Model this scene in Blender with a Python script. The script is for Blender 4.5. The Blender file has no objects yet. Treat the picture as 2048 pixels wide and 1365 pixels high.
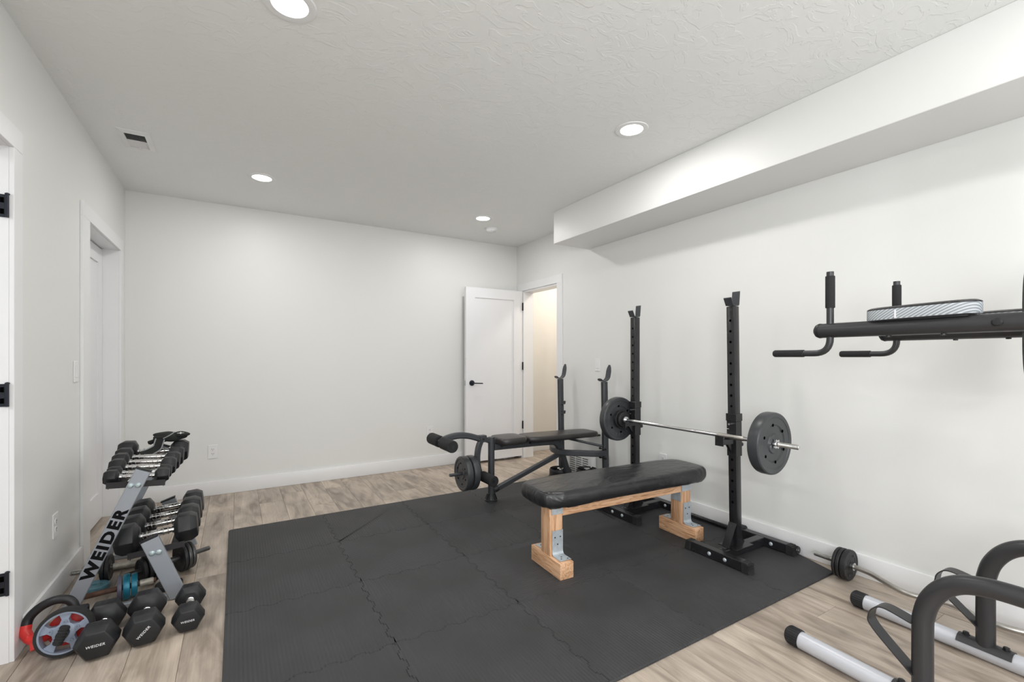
import bpy, bmesh, math, random
from mathutils import Vector, Matrix
R = math.radians
PI = math.pi
random.seed(7)
sc = bpy.context.scene
COL = sc.collection

# ------------------------------------------------------------------ camera
cam = bpy.data.cameras.new('camera')
cam.sensor_width = 36.0
cam.lens = 913.56 / 2048 * 36
cam.shift_y = (715.49 - 682.5) / 2048
cam.clip_start = 0.02
camo = bpy.data.objects.new('camera', cam)
camo.location = (0, 0, 1.2)
camo.rotation_euler = (R(90), 0, -0.5431)
COL.objects.link(camo)
sc.camera = camo

# ------------------------------------------------------------------ world, lights, exposure
world = bpy.data.worlds.new('world')
sc.world = world
world.use_nodes = True
wn = world.node_tree
bg = wn.nodes['Background']
bg.inputs[0].default_value = (0.80, 0.88, 1.0, 1)
bg.inputs[1].default_value = 1.0
sc.view_settings.view_transform = 'Standard'
sc.view_settings.look = 'None'
sc.view_settings.gamma = 1.0
sc.view_settings.use_curve_mapping = False
sc.view_settings.exposure = 0.0

XL, XR, YB, CE = -0.765, 2.939, 4.755, 2.548
YF = -2.40
LAMP_W = 7.1
FILL_W = 66.0
LAMPS = [(0.175, 1.93), (2.0, 1.945), (0.165, 3.90), (2.045, 3.93), (0.175, -0.05), (2.0, -0.05), (0.175, -1.75), (2.0, -1.75)]  # last four are unseen, added behind the camera as fill


def area(name, loc, rot, size, power, color, sy=None, shape='RECTANGLE', spread=None):
    l = bpy.data.lights.new(name, 'AREA')
    l.shape = shape
    l.size = size
    if sy: l.size_y = sy
    l.energy = power
    l.color = color
    if spread: l.spread = spread
    o = bpy.data.objects.new(name, l)
    o.location = loc
    o.rotation_euler = rot
    COL.objects.link(o)
    return o


for lx, ly in LAMPS:
    area('downlight_beam', (lx, ly, CE - 0.012), (0, 0, 0), 0.125, LAMP_W, (1.0, 0.985, 0.955), shape='DISK')
# fill added at two invented windows behind the camera (rear wall and left wall)
area('added_window_fill', (1.95, YF - 0.02, 1.45), (R(90), 0, 0), 1.28, FILL_W * 0.58, (0.95, 0.98, 1.0), sy=1.25)
area('added_window_fill', (XL - 0.04, -1.2, 1.45), (R(90), 0, R(-90)), 1.28, FILL_W * 1.02, (0.95, 0.98, 1.0), sy=1.25)
area('hall_light', (3.7, 4.2, 2.50), (0, 0, 0), 0.3, 15.0, (1.0, 0.93, 0.84), shape='DISK')
area('side_room_light', (-2.0, 1.6, 2.40), (0, 0, 0), 0.6, 25.0, (0.95, 0.97, 1.0), shape='DISK')


# ------------------------------------------------------------------ materials
def srgb(r, g, b):
    f = lambda c: c / 12.92 if c <= 0.04045 else ((c + 0.055) / 1.055) ** 2.4
    return (f(r / 255), f(g / 255), f(b / 255), 1)


class N:
    def __init__(s, name):
        s.m = bpy.data.materials.new(name)
        s.m.use_nodes = True
        s.t = s.m.node_tree
        s.b = s.t.nodes['Principled BSDF']

    def n(s, typ, **kw):
        x = s.t.nodes.new(typ)
        for k, v in kw.items(): setattr(x, k, v)
        return x

    def l(s, a, b): s.t.links.new(a, b)

    def tex(s, typ, scale, coord='Object', vec=(1, 1, 1), **kw):
        tc = s.n('ShaderNodeTexCoord')
        mp = s.n('ShaderNodeMapping')
        mp.inputs['Scale'].default_value = vec
        s.l(tc.outputs[coord], mp.inputs[0])
        x = s.n(typ, **kw)
        x.inputs['Scale'].default_value = scale
        s.l(mp.outputs[0], x.inputs['Vector'])
        return x

    def ramp(s, src, stops):
        r = s.n('ShaderNodeValToRGB')
        els = r.color_ramp.elements
        while len(els) < len(stops): els.new(0.5)
        for e, (p, c) in zip(els, stops):
            e.position = p
            e.color = c if len(c) == 4 else (*c, 1)
        s.l(src, r.inputs[0])
        return r

    def bump(s, src, strength, dist=0.01, nrm=None):
        b = s.n('ShaderNodeBump')
        b.inputs['Strength'].default_value = strength
        b.inputs['Distance'].default_value = dist
        s.l(src, b.inputs['Height'])
        if nrm: s.l(nrm, b.inputs['Normal'])
        s.l(b.outputs[0], s.b.inputs['Normal'])
        return b.outputs[0]


def mat(name, col, rough=0.5, metal=0.0, bump=None, var=None, spec=0.5, coat=0.0):
    """bump=(scale,strength,dist); var=(scale,amount) slight tone variation"""
    k = N(name)
    k.b.inputs['Base Color'].default_value = col
    k.b.inputs['Roughness'].default_value = rough
    k.b.inputs['Metallic'].default_value = metal
    k.b.inputs['Specular IOR Level'].default_value = spec
    k.b.inputs['Coat Weight'].default_value = coat
    if var:
        n = k.tex('ShaderNodeTexNoise', var[0])
        n.inputs['Detail'].default_value = 4
        a = var[1]
        r = k.ramp(n.outputs['Fac'], [(0.3, tuple(c * (1 - a) for c in col[:3])), (0.7, tuple(min(1, c * (1 + a)) for c in col[:3]))])
        k.l(r.outputs[0], k.b.inputs['Base Color'])
    if bump:
        n = k.tex('ShaderNodeTexNoise', bump[0])
        n.inputs['Detail'].default_value = 3
        k.bump(n.outputs['Fac'], bump[1], bump[2])
    return k.m


M = {}
M['wall'] = mat('wall_paint', (0.80, 0.80, 0.785, 1), 0.42, bump=(160, 0.06, 0.002), spec=0.35)
M['trim'] = mat('trim_paint', (0.84, 0.84, 0.85, 1), 0.35, var=(3, 0.01))
M['door'] = mat('door_paint', (0.83, 0.83, 0.85, 1), 0.32, var=(3, 0.01))
M['hall'] = mat('hall_paint', (0.76, 0.73, 0.68, 1), 0.6, var=(2, 0.02))
k = N('ceiling_paint')
k.b.inputs['Base Color'].default_value = (0.885, 0.895, 0.88, 1)
k.b.inputs['Roughness'].default_value = 0.7
w = k.tex('ShaderNodeTexNoise', 9, vec=(0.8, 1.25, 1))
w.inputs['Detail'].default_value = 5
w.inputs['Distortion'].default_value = 1.6
rr = k.ramp(w.outputs['Fac'], [(0.50, (0, 0, 0)), (0.545, (1, 1, 1)), (0.60, (0.85, 0.85, 0.85))])
fine = k.tex('ShaderNodeTexNoise', 60)
mx = k.n('ShaderNodeMixRGB')
mx.inputs[0].default_value = 0.12
k.l(rr.outputs[0], mx.inputs[1])
k.l(fine.outputs['Fac'], mx.inputs[2])
k.bump(mx.outputs[0], 0.30, 0.004)
M['ceiling'] = k.m

# vinyl plank: each plank object gets its own tone and its own stretch of grain
k = N('oak_plank')
tc = k.n('ShaderNodeTexCoord')
oi = k.n('ShaderNodeObjectInfo')
comb = k.n('ShaderNodeCombineXYZ')
m1 = k.n('ShaderNodeMath', operation='MULTIPLY'); m1.inputs[1].default_value = 37.0
m2 = k.n('ShaderNodeMath', operation='MULTIPLY'); m2.inputs[1].default_value = 91.0
k.l(oi.outputs['Random'], m1.inputs[0]); k.l(oi.outputs['Random'], m2.inputs[0])
k.l(m1.outputs[0], comb.inputs[0]); k.l(m2.outputs[0], comb.inputs[1])
add = k.n('ShaderNodeVectorMath', operation='ADD')
k.l(tc.outputs['Object'], add.inputs[0]); k.l(comb.outputs[0], add.inputs[1])


def grain(vec, scale, det=6, dist=0.6):
    mp = k.n('ShaderNodeMapping'); mp.inputs['Scale'].default_value = vec
    k.l(add.outputs[0], mp.inputs[0])
    n = k.n('ShaderNodeTexNoise'); n.inputs['Scale'].default_value = scale
    n.inputs['Detail'].default_value = det; n.inputs['Distortion'].default_value = dist
    k.l(mp.outputs[0], n.inputs['Vector'])
    return n


g1 = grain((5.5, 1.2, 1), 2.0, 5, 1.4)
g2 = grain((60, 2.2, 1), 2.0, 4, 0.3)
g3 = grain((2.2, 1.0, 1), 2.6, 3, 0.4)
r1 = k.ramp(g1.outputs['Fac'], [(0.26, srgb(140, 127, 115)), (0.50, srgb(182, 169, 156)), (0.74, srgb(204, 192, 179))])
r2 = k.ramp(g2.outputs['Fac'], [(0.30, (0.87, 0.865, 0.86)), (0.62, (1.03, 1.03, 1.03))])
r3 = k.ramp(g3.outputs['Fac'], [(0.30, (0.76, 0.75, 0.74)), (0.62, (1.06, 1.05, 1.04))])
ra = k.ramp(oi.outputs['Random'], [(0.0, (0.86, 0.85, 0.85)), (0.5, (1.0, 1.0, 1.0)), (1.0, (1.10, 1.09, 1.07))])
cur = r1.outputs[0]
for x in (r2, r3, ra):
    mm = k.n('ShaderNodeMixRGB', blend_type='MULTIPLY'); mm.inputs[0].default_value = 1
    k.l(cur, mm.inputs[1]); k.l(x.outputs[0], mm.inputs[2]); cur = mm.outputs[0]
k.l(cur, k.b.inputs['Base Color'])
k.b.inputs['Roughness'].default_value = 0.42
k.b.inputs['Specular IOR Level'].default_value = 0.4
k.bump(g2.outputs['Fac'], 0.12, 0.002)
M['plank'] = k.m
M['subfloor'] = mat('subfloor', srgb(84, 70, 58), 0.9, var=(20, 0.1))


def foam(name, axis):
    k = N(name)
    k.b.inputs['Roughness'].default_value = 0.62
    k.b.inputs['Specular IOR Level'].default_value = 0.35
    wv = k.tex('ShaderNodeTexWave', 21.0, bands_direction=axis)
    wv.inputs['Distortion'].default_value = 0.4
    ns = k.tex('ShaderNodeTexNoise', 2.3)
    ns.inputs['Detail'].default_value = 3
    msk = k.ramp(ns.outputs['Fac'], [(0.38, (0.12, 0.12, 0.12)), (0.62, (1, 1, 1))])
    mu = k.n('ShaderNodeMixRGB', blend_type='MULTIPLY'); mu.inputs[0].default_value = 1
    k.l(wv.outputs['Fac'], mu.inputs[1]); k.l(msk.outputs[0], mu.inputs[2])
    bo = k.bump(mu.outputs[0], 0.55, 0.003)
    f = k.tex('ShaderNodeTexNoise', 400)
    k.bump(f.outputs['Fac'], 0.12, 0.001, bo)
    cn = k.tex('ShaderNodeTexNoise', 3.0)
    cn.inputs['Detail'].default_value = 6
    cr = k.ramp(cn.outputs['Fac'], [(0.3, srgb(53, 53, 54)), (0.7, srgb(64, 64, 66))])
    sp = k.tex('ShaderNodeTexVoronoi', 26)
    spr = k.ramp(sp.outputs['Distance'], [(0.0, (1, 1, 1)), (0.022, (0, 0, 0))])
    mix = k.n('ShaderNodeMixRGB')
    k.l(spr.outputs[0], mix.inputs[0]); k.l(cr.outputs[0], mix.inputs[1])
    mix.inputs[2].default_value = srgb(96, 96, 94)
    k.l(mix.outputs[0], k.b.inputs['Base Color'])
    return k.m


M['foam_y'] = foam('foam_ribbed', 'X')
M['foam_x'] = foam('foam_ribbed_across', 'Y')
M['black_paint'] = mat('black_gloss_paint', (0.016, 0.016, 0.018, 1), 0.26, var=(8, 0.2))
M['grey_paint'] = mat('charcoal_paint', srgb(72, 74, 78), 0.40, metal=0.35, bump=(500, 0.05, 0.001))
M['tower_paint'] = mat('tower_paint', srgb(62, 62, 64), 0.38, metal=0.4, bump=(700, 0.06, 0.001))
M['tower_silver'] = mat('tower_silver', srgb(200, 202, 209), 0.38, metal=0.25, var=(3, 0.03))
M['rack_silver'] = mat('rack_silver', srgb(160, 165, 173), 0.40, metal=0.30, var=(4, 0.04))
M['rubber'] = mat('black_rubber', srgb(27, 28, 31), 0.46, bump=(220, 0.10, 0.002), spec=0.5)
M['rubber_dull'] = mat('dull_rubber', srgb(30, 30, 31), 0.75, bump=(150, 0.2, 0.002))
M['foam_roll'] = mat('foam_roller', srgb(34, 34, 36), 0.85, bump=(260, 0.2, 0.002))
M['vinyl_plate'] = mat('vinyl_plate', srgb(58, 60, 63), 0.36, bump=(60, 0.06, 0.003), var=(6, 0.12))
M['iron'] = mat('cast_iron', srgb(44, 44, 46), 0.48, metal=0.3, bump=(180, 0.25, 0.002))
M['iron_worn'] = mat('worn_iron', srgb(84, 84, 84), 0.38, metal=0.6, bump=(120, 0.2, 0.002), var=(18, 0.25))
M['chrome'] = mat('chrome', (0.82, 0.82, 0.83, 1), 0.14, metal=1.0, bump=(300, 0.02, 0.001))
M['steel'] = mat('brushed_steel', (0.50, 0.48, 0.45, 1), 0.40, metal=1.0, var=(12, 0.12))
M['zinc'] = mat('galvanised', srgb(192, 200, 206), 0.38, metal=0.45, var=(45, 0.12))
M['bolt'] = mat('bolt_zinc', srgb(190, 205, 210), 0.3, metal=0.7, var=(20, 0.08))
M['rust'] = mat('rusty_steel', srgb(92, 66, 54), 0.65, metal=0.3, var=(30, 0.3))
M['worn_white'] = mat('worn_sleeve', srgb(176, 171, 160), 0.45, metal=0.4, var=(40, 0.3))
M['teal'] = mat('teal_enamel', srgb(30, 116, 142), 0.35, metal=0.2, var=(30, 0.2))
M['teal_pale'] = mat('pale_teal_enamel', srgb(96, 142, 158), 0.45, var=(30, 0.15))
M['purple'] = mat('purple_grey_enamel', srgb(86, 84, 98), 0.5, var=(30, 0.15))
M['red'] = mat('red_plastic', srgb(214, 50, 46), 0.35, var=(10, 0.05))
M['hub_grey'] = mat('hub_plastic', srgb(140, 150, 168), 0.42, var=(6, 0.05))
M['plastic_white'] = mat('white_plastic', (0.84, 0.84, 0.84, 1), 0.3, var=(6, 0.01))
M['plastic_dark'] = mat('dark_slot', (0.002, 0.002, 0.002, 1), 0.9, var=(6, 0.1), spec=0.0)
M['hinge'] = mat('hinge_black', srgb(44, 48, 56), 0.4, metal=0.5, var=(20, 0.1))
M['ink_black'] = mat('black_print', (0.004, 0.004, 0.005, 1), 0.7, var=(6, 0.05), spec=0.15)
M['ink_white'] = mat('white_print', (0.75, 0.75, 0.76, 1), 0.5, var=(6, 0.02))
M['duct'] = mat('duct_grey', srgb(96, 98, 96), 0.6, var=(30, 0.1))
M['glove'] = mat('glove_fabric', srgb(30, 33, 31), 0.9, bump=(120, 0.4, 0.003))
M['glove_trim'] = mat('glove_piping', srgb(140, 144, 146), 0.7, bump=(300, 0.2, 0.002))
M['backplate'] = mat('embossed_grey', srgb(88, 90, 92), 0.5, var=(10, 0.1))

# pine / fir timber with long grain lines
def timber(name, vec):
    k = N(name)
    wv = k.tex('ShaderNodeTexNoise', 2.0, vec=vec)
    wv.inputs['Detail'].default_value = 5
    wv.inputs['Distortion'].default_value = 0.8
    r = k.ramp(wv.outputs['Fac'], [(0.34, srgb(160, 112, 76)), (0.43, srgb(219, 176, 138)), (0.49, srgb(186, 138, 101)), (0.55, srgb(226, 184, 148)), (0.72, srgb(208, 162, 124))])
    k.l(r.outputs[0], k.b.inputs['Base Color'])
    k.b.inputs['Roughness'].default_value = 0.5
    k.bump(wv.outputs['Fac'], 0.15, 0.002)
    return k.m


M['timber_z'] = timber('timber_upright', (26, 26, 1.2))
M['timber_y'] = timber('timber_foot', (22, 1.8, 26))
M['timber_x'] = timber('timber_rail', (1.8, 16, 22))

# black faux leather with creases
def leather(name, col, crease, rough):
    k = N(name)
    k.b.inputs['Base Color'].default_value = col
    k.b.inputs['Roughness'].default_value = rough
    k.b.inputs['Specular IOR Level'].default_value = 0.55
    a = k.tex('ShaderNodeTexNoise', 3.2, vec=(1.6, 3.2, 2))
    a.inputs['Detail'].default_value = 3
    a.inputs['Distortion'].default_value = 1.8
    b1 = k.bump(a.outputs['Fac'], crease, 0.02)
    b = k.tex('ShaderNodeTexVoronoi', 420)
    k.bump(b.outputs['Distance'], 0.10, 0.001, b1)
    return k.m


M['leather'] = leather('black_leatherette', (0.018, 0.018, 0.020, 1), 0.45, 0.30)
M['leather2'] = leather('brown_black_leatherette', (0.035, 0.031, 0.031, 1), 0.12, 0.36)
# ribbed silver fabric
k = N('silver_webbing')
k.b.inputs['Roughness'].default_value = 0.6
wv = k.tex('ShaderNodeTexWave', 42, vec=(1, 1, 1.6), bands_direction='DIAGONAL')
wr = k.ramp(wv.outputs['Fac'], [(0.2, srgb(140, 146, 152)), (0.8, srgb(198, 203, 208))])
k.l(wr.outputs[0], k.b.inputs['Base Color'])
k.bump(wv.outputs['Fac'], 0.3, 0.002)
M['webbing'] = k.m
# lamp lens
k = N('lamp_lens')
k.b.inputs['Base Color'].default_value = (1, 1, 1, 1)
k.b.inputs['Emission Color'].default_value = (1.0, 0.97, 0.90, 1)
k.b.inputs['Emission Strength'].default_value = 9.0
M['lens'] = k.m
# knurled steel
k = N('threaded_steel')
k.b.inputs['Base Color'].default_value = (0.62, 0.61, 0.58, 1)
k.b.inputs['Metallic'].default_value = 1
k.b.inputs['Roughness'].default_value = 0.3
wx_ = k.tex('ShaderNodeTexWave', 90, bands_direction='X')
k.bump(wx_.outputs['Fac'], 0.7, 0.003)
M['thread_x'] = k.m
k = N('threaded_steel_along')
k.b.inputs['Base Color'].default_value = (0.62, 0.61, 0.58, 1)
k.b.inputs['Metallic'].default_value = 1
k.b.inputs['Roughness'].default_value = 0.3
wx_ = k.tex('ShaderNodeTexWave', 90, bands_direction='Y')
k.bump(wx_.outputs['Fac'], 0.7, 0.003)
M['thread_y'] = k.m


# ------------------------------------------------------------------ mesh helpers
def basis(d, up=(0, 0, 1)):
    d = Vector(d).normalized()
    up = Vector(up)
    if abs(d.dot(up)) > 0.98: up = Vector((0, 1, 0)) if abs(d.y) < 0.9 else Vector((1, 0, 0))
    s = d.cross(up).normalized()
    u = s.cross(d).normalized()
    return d, s, u


class MB:
    def __init__(s):
        s.v = []
        s.f = []

    def add(s, vs, fs):
        o = len(s.v)
        s.v += [Vector(p) for p in vs]
        s.f += [[i + o for i in f] for f in fs]
        return s

    def bx(s, x0, x1, y0, y1, z0, z1, T=None):
        vs = [Vector((x, y, z)) for z in (z0, z1) for y in (y0, y1) for x in (x0, x1)]
        if T: vs = [T @ p for p in vs]
        return s.add(vs, [(0, 2, 3, 1), (4, 5, 7, 6), (0, 1, 5, 4), (2, 6, 7, 3), (0, 4, 6, 2), (1, 3, 7, 5)])

    def beam(s, p0, p1, w, h, up=(0, 0, 1)):
        p0 = Vector(p0); p1 = Vector(p1)
        d, sd, u = basis(p1 - p0, up)
        vs = []
        for p in (p0, p1):
            for a, b in ((-1, -1), (1, -1), (1, 1), (-1, 1)):
                vs.append(p + sd * (a * w / 2) + u * (b * h / 2))
        return s.add(vs, [(3, 2, 1, 0), (4, 5, 6, 7), (0, 1, 5, 4), (1, 2, 6, 5), (2, 3, 7, 6), (3, 0, 4, 7)])

    def sweep(s, path, sec, up=(0, 0, 1), cap=True, rad=None, closed=False):
        """sec: list of (side, up) offsets; parallel transported along path"""
        P = [Vector(p) for p in path]
        n = len(P)
        m = len(sec)
        T = []
        for i in range(n):
            if closed:
                t = (P[(i + 1) % n] - P[i - 1])
            else:
                t = (P[min(i + 1, n - 1)] - P[max(i - 1, 0)])
            T.append(t.normalized())
        d, sd, u = basis(T[0], up)
        vs = []
        for i in range(n):
            if i:
                q = T[i - 1].rotation_difference(T[i])
                sd = q @ sd
                u = q @ u
            k = rad[i] if rad else 1
            for a, b in sec: vs.append(P[i] + sd * a * k + u * b * k)
        fs = []
        for i in range(n if closed else n - 1):
            j = (i + 1) % n
            for q in range(m):
                r = (q + 1) % m
                fs.append((i * m + q, i * m + r, j * m + r, j * m + q))
        if cap and not closed:
            fs.append(tuple(reversed(range(m))))
            fs.append(tuple((n - 1) * m + q for q in range(m)))
        return s.add(vs, fs)

    def tube(s, path, r, n=14, **kw):
        sec = [(math.cos(2 * PI * i / n) * r, math.sin(2 * PI * i / n) * r) for i in range(n)]
        return s.sweep(path, sec, **kw)

    def cyl(s, p0, p1, r, n=20, r2=None):
        return s.tube([p0, p1], r, n, rad=[1, (r2 / r) if r2 else 1])

    def lathe(s, prof, org, axis, n=32, closed=False):
        """prof: list of (along, radius). closed: join last to first (ring with a hole)"""
        org = Vector(org)
        d, a, b = basis(axis)
        m = len(prof)
        vs = []
        fs = []
        idx = []
        for (t, r) in prof:
            if r <= 1e-6:
                idx.append([len(vs)] * n)
                vs.append(org + d * t)
            else:
                idx.append(list(range(len(vs), len(vs) + n)))
                for i in range(n):
                    an = 2 * PI * i / n
                    vs.append(org + d * t + (a * math.cos(an) + b * math.sin(an)) * r)
        for j in range(m if closed else m - 1):
            A = idx[j]; B = idx[(j + 1) % m]
            for i in range(n):
                k2 = (i + 1) % n
                q = [A[i], A[k2], B[k2], B[i]]
                q2 = []
                for z in q:
                    if z not in q2: q2.append(z)
                if len(q2) > 2: fs.append(tuple(q2))
        return s.add(vs, fs)

    def prism(s, poly, org, U, V, h):
        """polygon in plane U,V at org, extruded h along U x V"""
        U = Vector(U); V = Vector(V); W = U.cross(V).normalized(); org = Vector(org)
        n = len(poly)
        vs = [org + U * a + V * b for a, b in poly] + [org + U * a + V * b + W * h for a, b in poly]
        fs = [tuple(reversed(range(n))), tuple(range(n, 2 * n))]
        for i in range(n):
            j = (i + 1) % n
            fs.append((i, j, n + j, n + i))
        return s.add(vs, fs)

    def ball(s, c, r, n=12, sc3=(1, 1, 1)):
        c = Vector(c)
        vs = [c + Vector((0, 0, r * sc3[2]))]
        for i in range(1, n // 2):
            t = PI * i / (n // 2)
            for j in range(n):
                p = 2 * PI * j / n
                vs.append(c + Vector((r * math.sin(t) * math.cos(p) * sc3[0], r * math.sin(t) * math.sin(p) * sc3[1], r * math.cos(t) * sc3[2])))
        vs.append(c - Vector((0, 0, r * sc3[2])))
        fs = []
        rows = n // 2 - 1
        for j in range(n):
            fs.append((0, 1 + j, 1 + (j + 1) % n))
            for i in range(rows - 1):
                a = 1 + i * n
                fs.append((a + j, a + n + j, a + n + (j + 1) % n, a + (j + 1) % n))
            a = 1 + (rows - 1) * n
            fs.append((a + j, len(vs) - 1, a + (j + 1) % n))
        return s.add(vs, fs)

    def build(s, name, m, parent=None, off=None, bevel=0.0, seg=1, smooth=35, sub=0, bang=30):
        """off: world point that is the parent's origin (subtracted); default: parent's own chain location"""
        o3 = wloc(parent) if off is None else Vector(off)
        me = bpy.data.meshes.new(name)
        me.from_pydata([tuple(p - o3) for p in s.v], [], s.f)
        bm = bmesh.new()
        bm.from_mesh(me)
        bmesh.ops.recalc_face_normals(bm, faces=bm.faces)
        if bevel > 0:
            es = [e for e in bm.edges if len(e.link_faces) == 2 and e.calc_face_angle(0) > R(bang)]
            bmesh.ops.bevel(bm, geom=es, offset=bevel, segments=seg, affect='EDGES', profile=0.5, clamp_overlap=True)
        if sub:
            bmesh.ops.subdivide_edges(bm, edges=bm.edges[:], cuts=sub, use_grid_fill=True)
        bm.to_mesh(me)
        bm.free()
        me.materials.append(m)
        if smooth:
            me.shade_smooth()
            me.set_sharp_from_angle(angle=R(smooth))
        o = bpy.data.objects.new(name, me)
        COL.objects.link(o)
        if parent: o.parent = parent
        return o

    def each(s, name, m, parent=None, **kw):
        """build every separate piece (islands with touching bounds stay together) as its own part"""
        par = list(range(len(s.v)))

        def find(a):
            while par[a] != a:
                par[a] = par[par[a]]
                a = par[a]
            return a
        for f in s.f:
            for q in f[1:]: par[find(q)] = find(f[0])
        groups = {}
        for i in range(len(s.v)): groups.setdefault(find(i), []).append(i)
        items = []
        for g in groups.values():
            lo = [min(s.v[i][k] for i in g) - 1e-4 for k in range(3)]
            hi = [max(s.v[i][k] for i in g) + 1e-4 for k in range(3)]
            g = set(g)
            hit = True
            while hit:
                hit = False
                for it in items:
                    if all(it[0][k] <= hi[k] and it[1][k] >= lo[k] for k in range(3)):
                        lo = [min(lo[k], it[0][k]) for k in range(3)]
                        hi = [max(hi[k], it[1][k]) for k in range(3)]
                        g |= it[2]
                        items.remove(it)
                        hit = True
                        break
            items.append((lo, hi, g))
        out = []
        for lo, hi, g in items:
            ids = sorted(g)
            mp = {a: b for b, a in enumerate(ids)}
            mb = MB()
            mb.v = [s.v[i] for i in ids]
            mb.f = [[mp[q] for q in f] for f in s.f if f[0] in g]
            out.append(mb.build(name, m, parent, **kw))
        return out


def wloc(p):
    v = Vector((0, 0, 0))
    while p is not None:
        v += Vector(p.location)
        p = p.parent
    return v


def fil(pts, r, n=6):
    """polyline with rounded corners"""
    P = [Vector(p) for p in pts]
    out = [P[0]]
    for i in range(1, len(P) - 1):
        a, b, c = P[i - 1], P[i], P[i + 1]
        rr = r[i - 1] if isinstance(r, (list, tuple)) else r
        d1 = (a - b); d2 = (c - b)
        k = min(rr, d1.length * 0.49, d2.length * 0.49)
        p0 = b + d1.normalized() * k
        p2 = b + d2.normalized() * k
        for j in range(n + 1):
            t = j / n
            out.append(p0 * (1 - t) ** 2 + b * 2 * t * (1 - t) + p2 * t * t)
    out.append(P[-1])
    return out


def smoothpath(pts, n=6):
    """Catmull-Rom"""
    P = [Vector(p) for p in pts]
    P = [P[0] * 2 - P[1]] + P + [P[-1] * 2 - P[-2]]
    out = []
    for i in range(1, len(P) - 2):
        for j in range(n):
            t = j / n
            a, b, c, d = P[i - 1], P[i], P[i + 1], P[i + 2]
            out.append(0.5 * ((2 * b) + (c - a) * t + (2 * a - 5 * b + 4 * c - d) * t * t + (3 * b - a - 3 * c + d) * t ** 3))
    out.append(P[-2])
    return out


def tag(o, label, cat, group=None):
    o['label'] = label
    o['category'] = cat
    if group: o['group'] = group
    return o


def thing(name, label, cat, loc=(0, 0, 0), group=None):
    o = bpy.data.objects.new(name, None)
    o.empty_display_size = 0.05
    o.location = loc
    COL.objects.link(o)
    return tag(o, label, cat, group)


def struct(o):
    o['kind'] = 'structure'
    return o


def dup(root, loc, rot=None, label=None, group=None):
    def cp(o, parent):
        c = o.copy()
        COL.objects.link(c)
        c.parent = parent
        for ch in kids.get(o.name, []): cp(ch, c)
        return c
    kids = {}
    for o in bpy.data.objects:
        if o.parent: kids.setdefault(o.parent.name, []).append(o)
    r = cp(root, None)
    r.location = loc
    if rot is not None: r.rotation_euler = rot
    if label: r['label'] = label
    if group: r['group'] = group
    return r


def text_obj(body, width, height, depth, m, parent, T, name='lettering', bold=0.02, shear=0.0, spacing=1.0):
    """lettering as a thin mesh, centred, in plane XY of matrix T (4x4, parent space)"""
    cu = bpy.data.curves.new('t', 'FONT')
    cu.body = body
    cu.size = 1.0
    cu.offset = bold
    cu.shear = shear
    cu.extrude = 0.02
    cu.resolution_u = 3
    cu.space_character = spacing
    cu.align_x = 'CENTER'
    cu.align_y = 'CENTER'
    t = bpy.data.objects.new('t', cu)
    COL.objects.link(t)
    dg = bpy.context.evaluated_depsgraph_get()
    me = bpy.data.meshes.new_from_object(t.evaluated_get(dg))
    COL.objects.unlink(t)
    bpy.data.objects.remove(t)
    xs = [v.co.x for v in me.vertices]; ys = [v.co.y for v in me.vertices]
    cx, cy = (min(xs) + max(xs)) / 2, (min(ys) + max(ys)) / 2
    sx, sy = width / (max(xs) - min(xs)), height / (max(ys) - min(ys))
    for v in me.vertices:
        v.co = T @ Vector(((v.co.x - cx) * sx, (v.co.y - cy) * sy, v.co.z / 0.04 * depth))
    me.materials.clear()
    me.materials.append(m)
    me.name = name
    o = bpy.data.objects.new(name, me)
    COL.objects.link(o)
    if parent: o.parent = parent
    return o


def frame_m(org, X, Y):
    X = Vector(X).normalized(); Y = Vector(Y)
    Z = X.cross(Y).normalized(); Y = Z.cross(X)
    m = Matrix((X, Y, Z)).transposed().to_4x4()
    m.translation = Vector(org)
    return m


# ================================================================== ROOM SHELL
WT = 0.14   # wall thickness
# -- floor with planks
fl = MB().bx(XL - WT, XR + 0.02, YF - WT, YB + 0.02, -0.06, -0.006).bx(XR + 0.02, 4.5, 3.5, 5.1, -0.06, -0.006).bx(-3.0, XL - WT, 0.4, 3.4, -0.06, -0.006)
floor = struct(fl.build('floor', M['subfloor'], smooth=0))
PW, PLN = 0.178, 1.22


def plank(x0, x1, y0, y1):
    g = 0.0005
    x0 += g; x1 -= g; y0 += g; y1 -= g
    b = 0.0012
    cx, cy = (x0 + x1) / 2, (y0 + y1) / 2
    v = [(x0, y0, -.006), (x1, y0, -.006), (x1, y1, -.006), (x0, y1, -.006), (x0, y0, -.0012), (x1, y0, -.0012), (x1, y1, -.0012), (x0, y1, -.0012),
         (x0 + b, y0 + b, 0), (x1 - b, y0 + b, 0), (x1 - b, y1 - b, 0), (x0 + b, y1 - b, 0)]
    f = [(3, 2, 1, 0), (0, 1, 5, 4), (1, 2, 6, 5), (2, 3, 7, 6), (3, 0, 4, 7), (4, 5, 9, 8), (5, 6, 10, 9), (6, 7, 11, 10), (7, 4, 8, 11), (8, 9, 10, 11)]
    me = bpy.data.meshes.new('plank')
    me.from_pydata([(a - cx, b2 - cy, c) for a, b2, c in v], [], f)
    me.materials.append(M['plank'])
    o = bpy.data.objects.new('plank', me)
    o.location = (cx, cy, 0)
    COL.objects.link(o)
    o.parent = floor


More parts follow.
